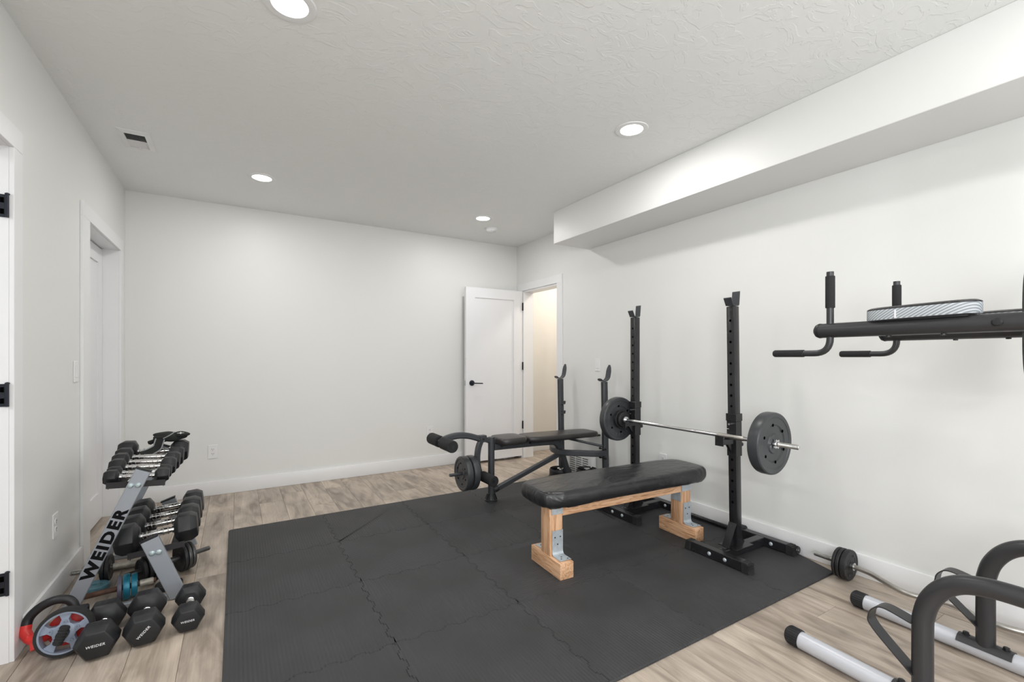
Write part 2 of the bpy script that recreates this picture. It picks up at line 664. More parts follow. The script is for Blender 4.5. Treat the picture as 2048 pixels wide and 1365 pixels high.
def lay(xa, xb, ya, yb):
    kx = math.floor((xa + 0.0155) / PW)
    while True:
        x0 = -0.0155 + kx * PW
        if x0 >= xb: break
        a, b = max(x0, xa), min(x0 + PW, xb)
        rs = random.Random(kx * 13 + 5)
        off = rs.random() * PLN
        y = ya - off
        while y < yb:
            c, d = max(y, ya), min(y + PLN, yb)
            if d - c > 0.01 and b - a > 0.01: plank(a, b, c, d)
            y += PLN
        kx += 1


lay(XL - WT, XR + 0.0, -1.6, YB)
lay(XR + 0.0, 4.2, 3.6, 4.90)
lay(-2.9, XL - WT, 0.5, 3.3)

# -- ceiling
struct(MB().bx(XL - WT, XR + WT, YF - WT, YB + WT, CE, CE + 0.1).build('ceiling', M['ceiling'], smooth=0))
# -- walls (openings are gaps between boxes)
D1 = (3.65, 4.51, 2.015)     # left wall, recessed closed door
D2 = (1.72, 2.555, 2.03)     # left wall, opening at frame edge
D3 = (3.923, 4.62, 1.995)    # right wall, doorway
wl = MB()
x0, x1 = XL - WT, XL
wl.bx(x0, x1, YF - WT, -1.85, 0, CE).bx(x0, x1, -1.85, -0.55, 0, 0.82).bx(x0, x1, -1.85, -0.55, 2.08, CE).bx(x0, x1, -0.55, D2[0], 0, CE).bx(x0, x1, D2[0], D2[1], D2[2], CE).bx(x0, x1, D2[1], D1[0], 0, CE).bx(x0, x1, D1[0], D1[1], D1[2], CE).bx(x0, x1, D1[1], YB + WT, 0, CE)
struct(wl.build('wall_left', M['wall'], smooth=0))
wr_ = MB()
x0, x1 = XR, XR + WT
wr_.bx(x0, x1, YF - WT, D3[0], 0, CE).bx(x0, x1, D3[0], D3[1], D3[2], CE).bx(x0, x1, D3[1], YB + WT, 0, CE)
struct(wr_.build('wall_right', M['wall'], smooth=0))
struct(MB().bx(XL, XR, YB, YB + WT, 0, CE).build('wall_back', M['wall'], smooth=0))
wf = MB()
W = [(1.30, 2.60)]  # opening made for the added rear fill light
wz0, wz1 = 0.82, 2.08
wf.bx(XL, W[0][0], YF - WT, YF, 0, CE).bx(W[0][1], XR, YF - WT, YF, 0, CE)
for a, b in W: wf.bx(a, b, YF - WT, YF, 0, wz0).bx(a, b, YF - WT, YF, wz1, CE)
struct(wf.build('wall_front', M['wall'], smooth=0))
for i, (a, b) in enumerate(W):
    m = MB()
    t = 0.045
    m.bx(a, b, YF - 0.10, YF - 0.05, wz0, wz0 + t).bx(a, b, YF - 0.10, YF - 0.05, wz1 - t, wz1).bx(a, a + t, YF - 0.10, YF - 0.05, wz0 + t, wz1 - t).bx(b - t, b, YF - 0.10, YF - 0.05, wz0 + t, wz1 - t)
    m.bx((a + b) / 2 - .02, (a + b) / 2 + .02, YF - 0.095, YF - 0.055, wz0 + t, wz1 - t)
    struct(m.build('added_window_%d' % (i + 1), M['trim'], smooth=0))  # unseen frame added around the rear fill light
m = MB()
xa, xb, ya, yb, t = XL - .12, XL - .07, -1.85, -0.55, .045
m.bx(xa, xb, ya, yb, wz0, wz0 + t).bx(xa, xb, ya, yb, wz1 - t, wz1).bx(xa, xb, ya, ya + t, wz0 + t, wz1 - t).bx(xa, xb, yb - t, yb, wz0 + t, wz1 - t).bx(xa + .005, xb - .005, -1.22, -1.18, wz0 + t, wz1 - t)
struct(m.build('added_window_2', M['trim'], smooth=0))  # unseen frame added around the left fill light
# -- soffit (bulkhead) on the right
SX, SZ, SY = 2.517, 2.251, 3.424
struct(MB().bx(SX, XR, YF, SY, SZ, CE).build('ceiling_soffit', M['wall'], smooth=0, bevel=0.004, seg=2))
# -- hall beyond the doorway, side room beyond left opening
HB = 4.86
struct(MB().bx(XR + WT, 4.4, HB, HB + 0.1, 0, 2.6).bx(4.3, 4.4, 3.5, HB, 0, 2.6).bx(XR + WT, 4.4, 3.4, 3.5, 0, 2.6).build('wall_hall', M['hall'], smooth=0))
struct(MB().bx(XR + WT, 4.4, 3.4, HB + .1, 2.55, 2.65).build('ceiling_hall', M['ceiling'], smooth=0))
struct(MB().bx(-3.0, -2.9, 0.4, 3.4, 0, 2.6).bx(-2.9, XL - WT, 3.3, 3.4, 0, 2.6).bx(-2.9, XL - WT, 0.4, 0.5, 0, 2.6).build('wall_side_room', M['wall'], smooth=0))
struct(MB().bx(-3.0, XL - WT, 0.4, 3.4, 2.55, 2.65).build('ceiling_side_room', M['ceiling'], smooth=0))
struct(MB().bx(-1.4, XL - WT - .001, 3.42, 4.9, 0, 0.001).bx(-1.42, -1.4, 3.42, 4.9, 0, 2.5).build('wall_closet', M['wall'], smooth=0))
# -- baseboards
BH, BT = 0.122, 0.015


def bb(name, boxes):
    m = MB()
    for b in boxes: m.bx(*b, 0.0005, BH)
    struct(m.build(name, M['trim'], bevel=0.003, seg=2))


CW = 0.085  # casing width
bb('baseboard_back', [(XL, XR, YB - BT, YB)])
bb('baseboard_right', [(XR - BT, XR, YF, D3[0] - 0.095)])
bb('baseboard_left', [(XL, XL + BT, D2[1] + CW, D1[0] - 0.14), (XL, XL + BT, YF, D2[0] - CW)])
bb('baseboard_hall', [(XR + WT, 4.3, HB - BT, HB)])
# -- casings and jambs
CT = 0.016


def casing(name, x, sgn, y0, y1, z, wa, wb, wh=0.088, depth=WT, jt=0.018):
    """door casing on wall plane x, proud toward sgn; jamb lining inside the wall"""
    a, b = sorted((x, x + sgn * CT))
    m = MB()
    m.bx(a, b, y0 - wa, y0, 0.0005, z).bx(a, b, y1, y1 + wb, 0.0005, z).bx(a, b, y0 - wa, y1 + wb, z, z + wh)
    o = struct(m.build(name, M['trim'], bevel=0.0015))
    a, b = sorted((x + sgn * 0.001, x - sgn * depth))
    j = MB()
    j.bx(a, b, y0, y0 + jt, 0.0005, z).bx(a, b, y1 - jt, y1, 0.0005, z).bx(a, b, y0 + jt, y1 - jt, z - jt, z)
    j.build('jamb', M['trim'], o, smooth=0)
    return o


c1 = casing('trim_1', XL, 1, D1[0], D1[1], D1[2], 0.14, 0.082, jt=0.004)
c2 = casing('trim_2', XL, 1, D2[0], D2[1], D2[2], CW, CW, jt=0.001)
c3 = casing('trim_3', XR, -1, D3[0], D3[1], D3[2], 0.09, 0.085)


def door_leaf(name, org, U, W_, H_, n, sw=0.11, th=0.038, rail_b=0.20):
    """shaker leaf; org = bottom hinge corner, U = width direction, n = face normal toward viewer"""
    U = Vector(U); Nn = Vector(n); Z = Vector((0, 0, 1)); org = Vector(org)
    m = MB()

    def blk(u0, u1, z0, z1, d0, d1):
        vs = []
        for d in (d0, d1):
            for (u, z) in ((u0, z0), (u1, z0), (u1, z1), (u0, z1)):
                vs.append(org + U * u + Z * z + Nn * d)
        m.add(vs, [(3, 2, 1, 0), (4, 5, 6, 7), (0, 1, 5, 4), (1, 2, 6, 5), (2, 3, 7, 6), (3, 0, 4, 7)])
    blk(0, sw, 0, H_, -th, 0); blk(W_ - sw, W_, 0, H_, -th, 0)
    blk(sw, W_ - sw, 0, rail_b, -th, 0); blk(sw, W_ - sw, H_ - sw, H_, -th, 0)
    root = struct(m.build(name, M['door'], smooth=0))
    m = MB()
    blk(sw, W_ - sw, rail_b, H_ - sw, -th + 0.006, -0.010)
    m.build('door_panel', M['door'], root, smooth=0)
    return root


d1 = door_leaf('door_1', (-0.857, D1[0] + .006, 0.012), (0, 1, 0), D1[1] - D1[0] - .012, D1[2] - 0.024, (1, 0, 0))
# thin stop / shadow gap around closed leaf
MB().bx(-0.905, -0.900, D1[0], D1[1], 0.0, D1[2]).build('door_stop', M['trim'], d1, smooth=0)
MB().bx(-0.90, XL, D1[0] + .004, D1[1] - .004, 0.0002, 0.006).build('threshold', M['plank'], d1, smooth=0)
# door_2: leaf folded away into the side room, only jamb and hinges seen
d2 = door_leaf('door_2', (XL - WT - 0.045, D2[1] - .004, 0.012), (-1, 0, 0), 0.80, 2.0, (0, -1, 0))


def hinge(parent, x, y, zc, U, n, w=0.032, h=0.089):
    U = Vector(U); n = Vector(n)
    m = MB()
    c = Vector((x, y, zc))
    for a in (-1, 1):
        for q in range(1):
            pass
    T = frame_m(c, U, (0, 0, 1))
    m.prism([(-w / 2, -h / 2), (w / 2, -h / 2), (w / 2, h / 2), (-w / 2, h / 2)], c + n * 0.0005, U, (0, 0, 1), 0.0025 if U.cross(Vector((0, 0, 1))).dot(n) > 0 else -0.0025)
    hp = m.build('hinge', M['hinge'], parent, smooth=0)
    k = MB()
    e = c + U * (w / 2 + 0.003) + n * 0.005
    k.cyl(e - Vector((0, 0, h / 2)), e + Vector((0, 0, h / 2)), 0.0055, 10)
    k.lathe([(0, 0.0), (0, 0.0075), (0.004, 0.0075), (0.007, 0.003), (0.007, 0)], e + Vector((0, 0, h / 2)), (0, 0, 1), 10)
    for s in (-1, 1):
        pass
    k.build('hinge_pin', M['hinge'], hp)
    d = MB()
    for s in (-0.5, 0.5):
        q = c + Vector((0, 0, s * h / 2)) + n * 0.003
        d.bx(q.x - 0.005, q.x + 0.005, q.y - 0.002, q.y + 0.0005, q.z - 0.010, q.z + 0.010)
    d.each('hinge_slot', M['plastic_dark'], hp, smooth=0)


for z in (1.793, 1.052, 0.312):
    hinge(d2, XL - 0.0165, D2[1] - 0.001, z, (1, 0, 0), (0, -1, 0), w=0.024)

# door_3: open leaf lying along the back wall
DY = 4.60
d3 = door_leaf('door_3', (2.916, DY + 0.0, 0.03), (-1, 0, 0), 0.735, 1.958, (0, -1, 0), sw=0.112, rail_b=0.22)
for z in (1.805, 1.10, 0.40):
    m = MB()
    m.bx(2.9165, 2.9275, DY - 0.012, DY - 0.001, z - .045, z + .045)
    m.cyl((2.9215, DY - .012, z - .047), (2.9215, DY - .012, z + .047), 0.006, 10)
    m.build('hinge', M['ink_black'], d3)
m = MB()
hz, hx = 0.915, 2.252
m.lathe([(0, 0), (0, 0.031), (0.008, 0.031), (0.012, 0.027), (0.013, 0.012), (0.04, 0.010), (0.04, 0)], (hx, DY, hz), (0, -1, 0), 28)
m.tube(fil([(hx, DY - .038, hz), (hx, DY - .052, hz), (hx + .03, DY - .055, hz - .002), (hx + .112, DY - .05, hz - .006)], 0.012), 0.0065, 10)
m.build('handle', M['hinge'], d3)
MB().bx(2.1785, 2.1808, DY + .006, DY + .032, hz - .028, hz + .028).build('latch_plate', M['zinc'], d3, smooth=0)
# floor-mounted stopper under door
ds = tag(MB().bx(2.62, 2.86, YB - BT - .06, YB - BT - .001, 0.001, 0.035).bx(2.70, 2.76, YB - BT - .075, YB - BT - .06, 0.001, 0.02).build('door_stop', M['plastic_white'], bevel=.004), 'small white stop on the floor behind the open white door', 'door stop')


# ================================================================== CEILING THINGS
for i, (lx, ly) in enumerate(LAMPS[:4]):
    where = ['near the top edge of the photo, largest of the four', 'close to the long soffit on the right', 'left one of the two near the back wall', 'right one near the back wall, beside the smoke detector'][i]
    t = thing('recessed_light', 'lit round recessed ceiling light ' + where, 'ceiling light', (lx, ly, CE), 'round recessed lights in the ceiling')
    m = MB()
    m.lathe([(0, 0.096), (-0.004, 0.094), (-0.006, 0.086), (-0.004, 0.066), (-0.001, 0.0645), (0, 0.064)], (lx, ly, CE), (0, 0, 1), 40)
    m.build('trim_ring', M['plastic_white'], t)
    m = MB()
    m.lathe([(-0.0012, 0), (-0.0014, 0.0645)], (lx, ly, CE), (0, 0, 1), 40)
    m.build('lens', M['lens'], t)
for (lx, ly) in LAMPS[4:]:  # unseen lights added to fill the room from behind
    t = thing('recessed_light', 'unseen added ceiling fill light behind the viewer, ' + ('left' if lx < 1 else 'right') + (' one of the nearer two' if ly > -1 else ' one of the farther two'), 'ceiling light', (lx, ly, CE), 'added fill lights behind the viewer')
    MB().lathe([(0, 0.096), (-0.004, 0.094), (-0.006, 0.086), (-0.001, 0.0645), (0, 0.064)], (lx, ly, CE), (0, 0, 1), 32).build('trim_ring', M['plastic_white'], t)
    MB().lathe([(-0.0012, 0), (-0.0014, 0.0645)], (lx, ly, CE), (0, 0, 1), 32).build('lens', M['lens'], t)

# smoke detector
t = thing('smoke_detector', 'white round smoke detector on the ceiling near the back corner', 'smoke detector', (2.283, 4.20, CE))
MB().lathe([(0, 0.064), (-0.008, 0.064), (-0.012, 0.060), (-0.026, 0.052), (-0.034, 0.040), (-0.036, 0)], (2.283, 4.20, CE), (0, 0, 1), 36).build('housing', M['plastic_white'], t)
m = MB()
for i in range(12):
    a = 2 * PI * i / 12
    T = Matrix.Translation((2.283, 4.20, CE - .0315)) @ Matrix.Rotation(a, 4, 'Z')
    m.bx(0.030, 0.044, -0.004, 0.004, -0.0015, 0.0015, T)
m.build('slot', M['duct'], t)

# ceiling vent (register)
vx, vy = -0.525, 3.625
t = thing('ceiling_vent', 'white square ceiling register with dark louvred opening', 'vent', (vx, vy, CE))
hw, hh, iw, ih = 0.080, 0.150, 0.050, 0.105
m = MB()
z = CE
out = [(-hw, -hh), (hw, -hh), (hw, hh), (-hw, hh)]
inn = [(-iw, -ih), (iw, -ih), (iw, ih), (-iw, ih)]
vs = [(vx + a, vy + b, z - 0.0005) for a, b in out] + [(vx + a * .97, vy + b * .985, z - 0.004) for a, b in out] + [(vx + a, vy + b, z - 0.0095) for a, b in inn] + [(vx + a, vy + b, z - 0.0008) for a, b in inn]
fs = []
for L0 in (0, 4, 8):
    for i in range(4):
        j = (i + 1) % 4
        fs.append((L0 + i, L0 + j, L0 + 4 + j, L0 + 4 + i))
m.add(vs, fs).build('frame', M['plastic_white'], t, smooth=0)
MB().bx(vx - iw, vx + iw, vy - ih, vy + ih, CE - .0012, CE - 0.0006).build('duct', M['duct'], t, smooth=0)
m = MB()
for i in range(20):
    y = vy - ih + 0.006 + i * (2 * ih - .010) / 19
    a = -0.004 if i < 10 else 0.004
    m.add([(vx - iw, y - a, z - .0015), (vx + iw, y - a, z - .0015), (vx + iw, y + a, z - .0062), (vx - iw, y + a, z - .0062)], [(0, 1, 2, 3)])
    m.add([(vx - iw, y - a + .0006, z - .0015), (vx + iw, y - a + .0006, z - .0015), (vx + iw, y + a + .0006, z - .0062), (vx - iw, y + a + .0006, z - .0062)], [(3, 2, 1, 0)])
sl = m.build('louvres', M['plastic_white'], t, smooth=0)
sl['kind'] = 'stuff'
MB().bx(vx - iw, vx + iw, vy - .003, vy + .003, z - .0075, z - .003).build('divider', M['plastic_white'], t, smooth=0)
MB().bx(vx - .004, vx + .004, vy + ih - .004, vy + ih + .012, z - .018, z - .004).build('damper_lever', M['plastic_white'], t, smooth=0)


# ================================================================== OUTLETS AND SWITCHES
def outlet(label, c, U, n, toggle=False, w=0.072, h=0.118):
    """c centre on wall; U horizontal along the wall; n out of the wall"""
    U = Vector(U); n = Vector(n); c = Vector(c); Z = Vector((0, 0, 1))
    t = thing('light_switch' if toggle else 'power_outlet', label, 'switch' if toggle else 'outlet', c)

    def b(u0, u1, z0, z1, d0, d1, m):
        vs = [c + U * u + Z * zz + n * d for d in (d0, d1) for u, zz in ((u0, z0), (u1, z0), (u1, z1), (u0, z1))]
        m.add(vs, [(3, 2, 1, 0), (4, 5, 6, 7), (0, 1, 5, 4), (1, 2, 6, 5), (2, 3, 7, 6), (3, 0, 4, 7)])
    m = MB(); b(-w / 2, w / 2, -h / 2, h / 2, 0.0003, 0.006, m)
    m.build('wall_plate', M['plastic_white'], t, bevel=0.002)
    if toggle:
        m = MB(); b(-.017, .017, -.034, .034, 0.006, 0.009, m)
        m.build('rocker', M['trim'], t, bevel=0.001)
    else:
        for s in (-1, 1):
            m = MB()
            ring = [(0.0165 * math.cos(a), max(-.0135, min(.0135, 0.0165 * math.sin(a))) + s * .0195) for a in [2 * PI * i / 20 for i in range(20)]]
            vs = [c + U * a + Z * bb_ + n * .006 for a, bb_ in ring] + [c + U * a + Z * bb_ + n * .0078 for a, bb_ in ring]
            m.add(vs, [tuple(range(20)), tuple(range(39, 19, -1))] + [(i, (i + 1) % 20, 20 + (i + 1) % 20, 20 + i) for i in range(20)])
            sk = m.build('socket', M['trim'], t)
            m = MB()
            for u in (-.0065, .0065): b(u - .0012, u + .0012, s * .0195 - .001, s * .0195 + .008, .0076, .0082, m)
            b(-.002, .002, s * .0195 - .0095, s * .0195 - .0055, .0076, .0082, m)
            m.each('slot', M['plastic_dark'], sk, smooth=0)
    return t


outlet('white duplex outlet on the back wall above its baseboard, left of centre', (-0.175, YB, 0.379), (1, 0, 0), (0, -1, 0))
outlet('white duplex outlet on the back wall just left of the open door', (1.815, YB, 0.388), (1, 0, 0), (0, -1, 0))
outlet('white duplex outlet on the left wall beside the dumbbell rack', (XL, 3.082, 0.375), (0, 1, 0), (1, 0, 0))
outlet('white duplex outlet on the right wall behind the wooden bench', (XR, 2.515, 0.368), (0, 1, 0), (-1, 0, 0))
outlet('white light switch on the left wall before the closed door', (XL, 3.42, 1.122), (0, 1, 0), (1, 0, 0), True)
outlet('white light switch on the right wall beside the open doorway', (XR, 3.29, 1.13), (0, 1, 0), (-1, 0, 0), True)

# baseboard air register on the right wall
ry0, ry1, rz0, rz1 = 3.30, 3.72, 0.03, 0.235
t = thing('wall_register', 'white louvred air register on the right wall behind the weight bench', 'vent', (XR, 3.5, 0.03))
m = MB()
m.add([(XR - BT, ry0 - .0, rz0), (XR - BT, ry1, rz0), (XR - BT, ry1, rz1 + .02), (XR - BT, ry0, rz1 + .02), (XR - .05, ry0 + .03, rz0), (XR - .05, ry1 - .03, rz0), (XR - .05, ry1 - .03, rz1), (XR - .05, ry0 + .03, rz1)],
      [(3, 2, 1, 0), (4, 5, 6, 7), (0, 1, 5, 4), (1, 2, 6, 5), (2, 3, 7, 6), (3, 0, 4, 7)])
m.build('body', M['plastic_white'], t, bevel=.003)
for c in range(3):
    for r_ in range(8):
        y0 = ry0 + 0.075 + c * 0.098
        zz = rz0 + 0.035 + r_ * 0.021
        MB().bx(XR - .0515, XR - .0495, y0, y0 + .080, zz, zz + .008).build('slot', M['duct'], t, smooth=0)

# ================================================================== MAT
xs = [-0.045, 0.562, 1.165, 1.768, 2.371, 2.915]
ys = [1.245, 1.872, 2.482, 3.092, 3.700]
mat_root = thing('foam_floor_mat', 'large black interlocking foam tile mat under the benches and stands', 'mat', (1.4, 2.47, 0.0))


def seam(L, n=11, a=0.009):
    """list of (t, offset) along 0..L : dovetail teeth"""
    pts = [(0, 0)]
    st = L / n
    for i in range(n):
        s = a if i % 2 == 0 else -a
        c0 = i * st
        pts += [(c0 + st * 0.16, 0), (c0 + st * 0.10, s), (c0 + st * 0.90, s), (c0 + st * 0.84, 0)]
    pts.append((L, 0))
    return pts


for i in range(5):
    for j in range(4):
        x0, x1, y0, y1 = xs[i], xs[i + 1], ys[j], ys[j + 1]
        P = []
        # bottom, right, top, left
        P += [(x0 + t, y0 + o) for t, o in seam(x1 - x0)][:-1] if j > 0 else [(x0, y0)]
        if i < 4: P += [(x1 + o, y0 + t) for t, o in seam(y1 - y0)][:-1]
        elif j == 0: P = P[:1] + [(x1 - 0.08, y0), (x1, y0 + 0.23)]
        else: P += [(x1, y0)]
        P += [(x1 - t, y1 + o) for t, o in [(x1 - x0 - q, w_) for q, w_ in reversed(seam(x1 - x0))]][:-1] if j < 3 else [(x1, y1)]
        P += [(x0 + o, y1 - t) for t, o in [(y1 - y0 - q, w_) for q, w_ in reversed(seam(y1 - y0))]][:-1] if i > 0 else [(x0, y1)]
        if i == 0 and j == 3: P = P[:-1] + [(x0 + .02, y1), (x0 + .006, y1 - .006), (x0, y1 - .02)]
        n = len(P)
        ins = []
        for q in range(n):
            a = Vector(P[q - 1]); b = Vector(P[q]); c = Vector(P[(q + 1) % n])
            e1 = (b - a).normalized(); e2 = (c - b).normalized()
            nn = Vector((-(e1.y + e2.y), e1.x + e2.x))
            if nn.length < 1e-4: nn = Vector((-e1.y, e1.x))
            ins.append(b + nn.normalized() * 0.0024)
        lift = 0.0015 * ((i * 7 + j * 3) % 3) / 2
        cx, cy = (x0 + x1) / 2, (y0 + y1) / 2
        vs = [(p[0], p[1], 0.0006) for p in P] + [(p[0], p[1], 0.0085) for p in P] + [(p.x, p.y, 0.012 + lift * 0.3) for p in ins]
        fs = [tuple(reversed(range(n))), tuple(range(2 * n, 3 * n))]
        for q in range(n):
            r_ = (q + 1) % n
            fs += [(q, r_, n + r_, n + q), (n + q, n + r_, 2 * n + r_, 2 * n + q)]
        me = bpy.data.meshes.new('foam_tile')
        me.from_pydata([(a - cx, b - cy, c) for a, b, c in vs], [], fs)
        me.materials.append(M['foam_x'] if (i, j) in ((2, 3), (2, 1), (1, 2)) else M['foam_y'])
        o = bpy.data.objects.new('foam_tile', me)
        o.location = (cx - 1.4, cy - 2.47, 0)
        COL.objects.link(o)
        o.parent = mat_root
MT = 0.0125   # top of the mat

# ================================================================== WOODEN BENCH
OR = Vector((1.523, 2.09, MT))
wb = thing('wooden_bench', 'flat workout bench of raw timber with a black padded top', 'bench', OR)
ZR = R(-2.6)


def WB(m, name, mt, parent=None, **kw):
    """build in bench-local coordinates (origin at near post base)"""
    return m.build(name, mt, parent or wb, off=(0, 0, 0), **kw)


FX = 1.035     # distance between posts
for k_ in (0, 1):
    X = k_ * FX
    f_ = WB(MB().bx(X - .045, X + .043, -.150, .150, 0, .088), 'foot', M['timber_y'], bevel=.004, seg=2)
    p_ = WB(MB().bx(X - .042, X + .043, -.044, .046, .0885, .352), 'post', M['timber_z'], bevel=.003, seg=2)
    for s in (-1, 1):
        # steel angle: foot top to post face, with a rounded bend
        m = MB()
        y = s * .0465 - (.0 if s > 0 else -.002)
        yy = .047 if s > 0 else -.045
        x0, x1 = X - .028, X + .043
        path = fil([(0, yy + s * .002, .225), (0, yy + s * .002, .0905), (0, s * .128, .0905)], .022, 5)
        pts = [Vector(p) for p in path]
        prof = [(p.y, p.z) for p in pts]
        vs = [(x0, a, b) for a, b in prof] + [(x1, a, b) for a, b in prof] + [(x0, a + s * .0018, b + .0018) for a, b in prof] + [(x1, a + s * .0018, b + .0018) for a, b in prof]
        n = len(prof)
        fs = []
        for q in range(n - 1):
            fs += [(q, q + 1, n + q + 1, n + q), (2 * n + q, 3 * n + q, 3 * n + q + 1, 2 * n + q + 1), (q, 2 * n + q, 2 * n + q + 1, q + 1), (n + q, n + q + 1, 3 * n + q + 1, 3 * n + q)]
        fs += [(0, n, 3 * n, 2 * n), (n - 1, 3 * n - 1, 4 * n - 1, 2 * n - 1)]
        m.add(vs, fs)
        br = WB(m, 'angle_bracket', M['zinc'], smooth=30)
        m = MB()
        for (a, b) in ((.25, .19), (.75, .19), (.5, .15)):
            m.lathe([(0, .0045), (.002, .004), (.0025, 0)], (x0 + (x1 - x0) * a, yy + s * .0038, b), (0, s, 0), 10)
        for (a, b) in ((.3, .105), (.8, .115), (.5, .085)):
            m.lathe([(0, .0045), (.002, .004), (.0025, 0)], (x0 + (x1 - x0) * a, s * b, .0922), (0, 0, 1), 10)
        m.each('screw', M['iron_worn'], br, off=(0, 0, 0))
    # plate joining post and rail
    m = MB()
    if k_ == 0: m.bx(X - .030, X + .045, -.0475, -.0445, .315, .372)
    else: m.bx(X - .042, X + .042, -.0475, -.0445, .303, .372)
    pl = WB(m, 'joining_plate', M['zinc'])
    m = MB()
    for a in (-.02, .0, .025): m.lathe([(0, .004), (.002, .0035), (.0025, 0)], (X + a, -.0477, .355 if k_ == 0 else .372), (0, -1, 0), 10)
    m.each('screw', M['iron_worn'], pl, off=(0, 0, 0))
    m = MB()
    m.bx(X - .0450, X - .0422, -.040, .038, .235, .299)
    if k_: WB(m, 'end_plate', M['zinc'])
WB(MB().bx(.0435, FX - .043, -.044, -.006, .300, .372), 'rail', M['timber_x'], bevel=.002)
WB(MB().bx(.0435, FX + .035, .060, .098, .300, .372), 'rail', M['timber_x'], bevel=.002)
# padded top: superellipse loaf with rucked corners, folded under
def pad_mesh(x0, x1, y0, y1, z0, z1, nx=56, ny=22, e=5.0, crown=.012, ruck=.0, seed=1, er=.03):
    rs = random.Random(seed)
    rings = []
    cx, cy = (x0 + x1) / 2, (y0 + y1) / 2
    a, b = (x1 - x0) / 2, (y1 - y0) / 2
    n = 96
    prof = []
    K = 9
    for i in range(K + 1):          # side profile bottom -> top
        t = -PI / 2 + PI * i / K
        prof.append((math.cos(t), math.sin(t)))
    vs = []
    hz_ = (z1 - z0) / 2
    for (c, s) in prof:
        for j in range(n):
            an = 2 * PI * j / n
            ca, sa = math.cos(an), math.sin(an)
            rx = abs(ca) ** (2 / e) * (1 if ca > 0 else -1)
            ry = abs(sa) ** (2 / e) * (1 if sa > 0 else -1)
            ins = er * (1 - abs(c) ** 0.7)
            x = cx + rx * (a - ins); y = cy + ry * (b - ins)
            corner = (abs(rx) * abs(ry)) ** 4
            z = (z0 + z1) / 2 + s * hz_
            if ruck:
                wob = math.sin(an * 11 + seed) * .5 + math.sin(an * 23 + 2) * .3 + math.sin(an * 37 + 1) * .2
                z += (-ruck * corner * 0.6 if s < 0.4 else 0) + wob * ruck * 0.28 * (1 - s) * 0.5
                x += rx * wob * ruck * .12; y += ry * wob * ruck * .12
            vs.append((x, y, z))
    fs = []
    for i in range(K):
        for j in range(n):
            j2 = (j + 1) % n
            fs.append((i * n + j, i * n + j2, (i + 1) * n + j2, (i + 1) * n + j))
    # inner top and bottom rings
    base = len(vs)
    for q, sc_ in enumerate((.85, .6, .3)):
        for j in range(n):
            p = vs[K * n + j]
            vs.append((cx + (p[0] - cx) * sc_, cy + (p[1] - cy) * sc_, p[2] + crown * (1 - sc_ ** 2)))
    vs.append((cx, cy, z1 + crown))
    prev = K * n
    for q in range(3):
        st = base + q * n
        for j in range(n):
            j2 = (j + 1) % n
            fs.append((prev + j, prev + j2, st + j2, st + j))
        prev = st
    for j in range(n): fs.append((prev + j, prev + (j + 1) % n, len(vs) - 1))
    fs.append(tuple(reversed(range(n))))
    return MB().add(vs, fs)


PADC = (-.092, 1.235, -.104, .262)
WB(pad_mesh(PADC[0], PADC[1], PADC[2], PADC[3], .358, .448, e=6, crown=.008, ruck=.026, er=.030), 'padded_top', M['leather'], smooth=60)
WB(MB().bx(-.02, 1.16, -.03, .19, .3725, .386), 'backing_board', M['timber_x'])
wb.rotation_euler = (0, 0, ZR)


